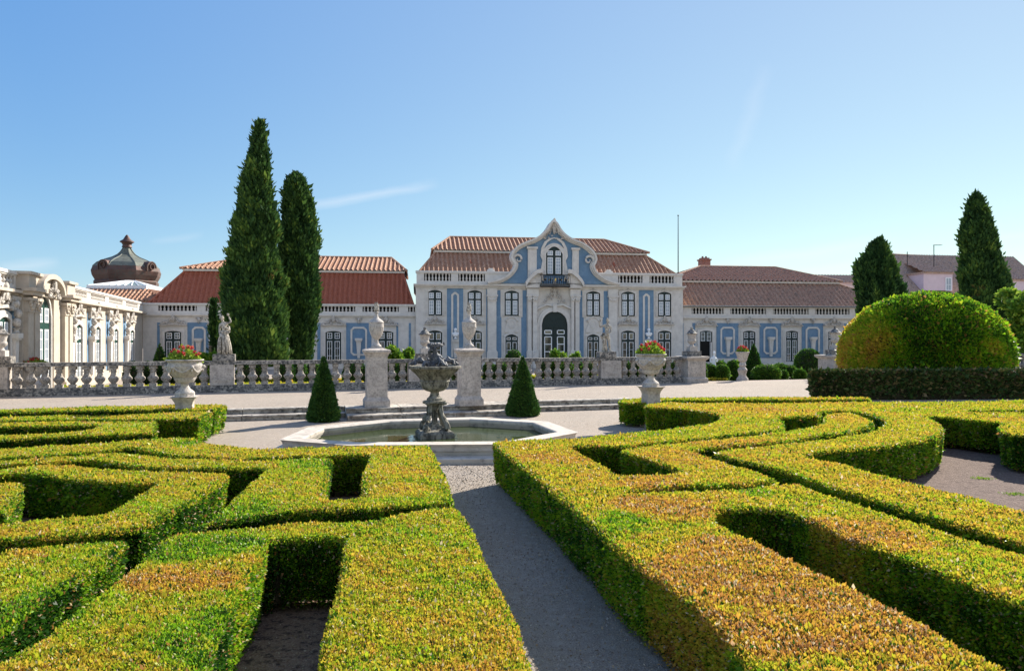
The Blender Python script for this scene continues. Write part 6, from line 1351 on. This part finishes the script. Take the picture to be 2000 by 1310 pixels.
for i, px in enumerate((1062, 1085, 1150, 1130, 1108, 1190, 1222, 1240, 1262, 1300, 1318)): ball_top(px, 37.0 + (i % 2) * .9, 705 + (i * 5) % 5, 14 + i % 3, 'mid-green clipped ball seen through the balusters ' + nm2[i], n=1100, seed=80 + i, mu=.35 + .15 * (i % 3))
def shrub(px, Y, top, hw, label, seed, mu=.65, n=3500, L=.16):
    x = at(px, Y); z0 = bz_ground(Y, x); e = empty('shrub', (x, Y, z0), 0, label, 'shrub', 'loose leafy shrubs behind the balustrade'); H = zat(top, Y) - z0; r = hw / FPX * Y; rg = np.random.default_rng(seed); Vs, Ts = [], []
    for c in range(12):
        cc = np.array([rg.uniform(-.7, .7) * r, rg.uniform(-.5, .5) * r, H * rg.uniform(.3, .85)]); cr = min(r * .5, H * .3) * rg.uniform(.5, 1); m = n // 12
        d = rg.normal(size=(m, 3)); d /= np.linalg.norm(d, axis=1)[:, None]; P = cc + d * cr * (rg.random((m, 1)) ** .4); v, t = leaves_np(P, d + [0, 0, .4], L, np.clip(rg.normal(mu, .2, m), 0, 1), wid=.28, spread=1.0); Vs.append(v); Ts.append(t)
    leaf_object('foliage', np.concatenate(Vs), np.concatenate(Ts), M['shrub'], e); bm = B()
    for k in range(6): a = k * 1.05; tube(bm, [(0, 0, 0), (.5 * r * math.cos(a), .4 * r * math.sin(a), H * .7)], [.035, .012], 5)
    newmesh('stem', bm, M['bark'], e)
shrub(768, 37, 668, 26, 'light green feathery shrub right of the left tall pedestal', 1); shrub(803, 38, 675, 20, 'light green shrub left of the squat urn behind the fountain', 2)
shrub(1096, 38, 674, 22, 'pointed green shrub in front of the arched door', 3); shrub(1120, 39, 683, 12, 'small wispy shrub right of the pointed shrub before the door', 4, n=1200); shrub(403, 35, 682, 16, 'yellow-green shrub left of the robed statue', 5, n=2500); shrub(1436, 43, 698, 16, 'loose rose shrub behind the small garden flower urn', 6, n=1800)
# low hedges in the upper garden
def low_t(P): return np.clip(.56 + .12 * snoise(P, 1.5, 75) + rng.normal(size=len(P)) * .1, 0, 1)
def low(u0, u1, v, w, h, label, z0=None): hedge(label, None, h, world=[gv(u0, v), gv(u1, v), gv(u1, v + w), gv(u0, v + w)], z0=(TZ + (FZ - TZ) * max(0, min(1, (v + w - 31.6) / 6.4))) if z0 is None else z0, dens=.45, tintfn=low_t, group='low yellowish hedges of the upper garden', Lk=1.1, name='low_hedge')
low(bal_u(-60) + 2, bal_u(720), 33.6, .6, .38, 'low yellow-green hedge strip behind the left half of the balustrade'); low(bal_u(760), bal_u(1330), 33.8, .6, .30, 'low yellow-green hedge strip behind the right half of the balustrade')
low(bal_u(1376), bal_u(1490), 34.2, .5, .22, 'low hedge strip right of the gate pier'); low(bal_u(-60) + 3, bal_u(1330) , 41, .7, .40, 'farther low hedge strip before the palace'); low(bal_u(1545), bal_u(1700), 36.5, .5, .35, 'low hedge strip right of the gravel gap'); low(bal_u(1560), bal_u(1700), 39, .5, .35, 'second low hedge strip right of the gravel gap')
# small marble figure and small flower urn beyond the gate gap
Yg = 40.5; sx_ = at(1394, Yg); sz = bz_ground(Yg, sx_); fe = empty('statue', (sx_, Yg, sz), 0, 'small white marble figure among clipped balls by the open doorway', 'statue')
bm = B(); lathe(bm, [(.22, 0), (.22, .55), (.26, .58), (.26, .64)], sq=True); newmesh('plinth', bm, M['stone'], fe)
ch_ = [[((0, 0, .64), (.17, .14)), ((0, 0, .9), (.14, .12)), ((0, 0, 1.15), (.12, .10)), ((0, 0, 1.36), (.15, .10)), ((.01, 0, 1.46), .055), ((.02, -.01, 1.52), .06)], [((0, 0, 1.36), (.15, .10)), ((-.17, 0, 1.30), .05), ((-.2, -.02, 1.14), .04), ((-.10, -.12, 1.08), .03)], [((0, 0, 1.36), (.15, .10)), ((.17, 0, 1.30), .05), ((.20, -.02, 1.14), .04), ((.10, -.13, 1.14), .03)]]
o = bake(skinned('figure', ch_, M['white'], None, sub=2)); bm = B(); head_bits(bm, (.02, -.02, 1.60), .3); add_bm(o, bm); o.parent = fe
fu = empty('garden_urn', (at(1450, 36.5), 36.5, bz_ground(36.5, at(1450, 36.5))), 0, 'slim pale stone urn with flowers on a baluster foot beside the gravel gap', 'urn')
bm = B(); lathe(bm, [(.30, 0), (.28, .12), (.20, .2), (.17, .3), (.22, .45), (.24, .55), (.2, .62), (.13, .7)], 20); newmesh('foot', bm, M['stone'], fu, smooth=True)
bm = B(); lathe(bm, [(.12, .7), (.19, .78), (.14, .88), (.12, .95), (.22, 1.02), (.24, 1.15), (.26, 1.2), (.30, 1.32), (.34, 1.42), (.35, 1.46), (.32, 1.47), (.28, 1.42)], 24); newmesh('bowl', bm, M['marble'], fu, smooth=True)
flower_mass((at(1450, 36.5), 36.5, fu.location.z + 1.42), .28, .30, 'pink and yellow flowers in the slim garden urn by the gravel gap', n=900, seed=8)
pu = empty('garden_urn', (at(68, 30.5), 30.5, .15), 0, 'stone urn with red flowers in front of the sunlit portal', 'urn')
bm = B(); lathe(bm, [(.3, 0), (.3, .4), (.15, .55), (.15, .7), (.4, .95), (.5, 1.2), (.55, 1.28), (.5, 1.3)], 24); newmesh('bowl', bm, M['marble'], pu, smooth=True); flower_mass((at(68, 30.5), 30.5, .15 + 1.24), .44, .22, 'red flowers in the stone urn before the sunlit portal', n=1100, seed=9)

# ------------------------------------------------------------------ small things on the ground
def weeds(px, py, n, sc, label):
    x, y = T(px, py, 0); rg = np.random.default_rng(int(px)); P = np.c_[x + rg.normal(size=n) * sc, y + rg.normal(size=n) * sc * .6, np.full(n, .004)]; v, t = leaves_np(P, np.tile([0, 0, .5], (n, 1)), .035, np.clip(rg.normal(.85, .1, n), 0, 1), wid=.2, spread=1.4); tag(leaf_object('weed_patch', v, t, M['shrub']), label, 'weeds', 'weeds on the bare soil')
weeds(1918, 935, 160, .09, 'green weed tuft on the bare soil nearest the scroll end of the hedge'); weeds(1985, 966, 130, .09, 'pair of weed tufts on the bare soil at the right edge'); weeds(1955, 893, 30, .04, 'tiny weed beside the right clipped hedge end')
m = 42000; yy = 3.2 + 12 * rng.random(m) ** 1.4; P = np.c_[-.19 * yy + 1.35 + rng.uniform(-1.6, 2.2, m), yy, np.full(m, .004)]
v, t = leaves_np(P, rng.normal(size=(m, 3)) * [1, 1, .25], .008 + .0009 * yy, rng.random(m), wid=.45, spread=.2, up=.05); tag(leaf_object('loose_pebbles', v, t, M['pebble']), 'loose pebbles scattered over the gravel path', 'pebbles', kind='stuff')
m = 9000; P2 = np.c_[rng.uniform(-3.4, 1.4, m), rng.uniform(3.2, 9.5, m)]; P = np.c_[P2, np.full(m, .008)]
v, t = leaves_np(P, rng.normal(size=(m, 3)) * [1, 1, .15], .020, rng.random(m), wid=.25, spread=.2, up=0); tag(leaf_object('leaf_litter', v, t, M['litter']), 'dry fallen box leaves scattered on the path and under the hedges', 'leaf litter', kind='stuff')
# bare box stems under the nearest hedges
for o in [o for o in bpy.data.objects if o.type == 'MESH' and o.name.split('.')[0] in ('blue_plaster', 'panel_frame', 'entablature_block', 'gable_pilaster', 'broken_pediment', 'volute', 'window_architrave')]: separate(o)
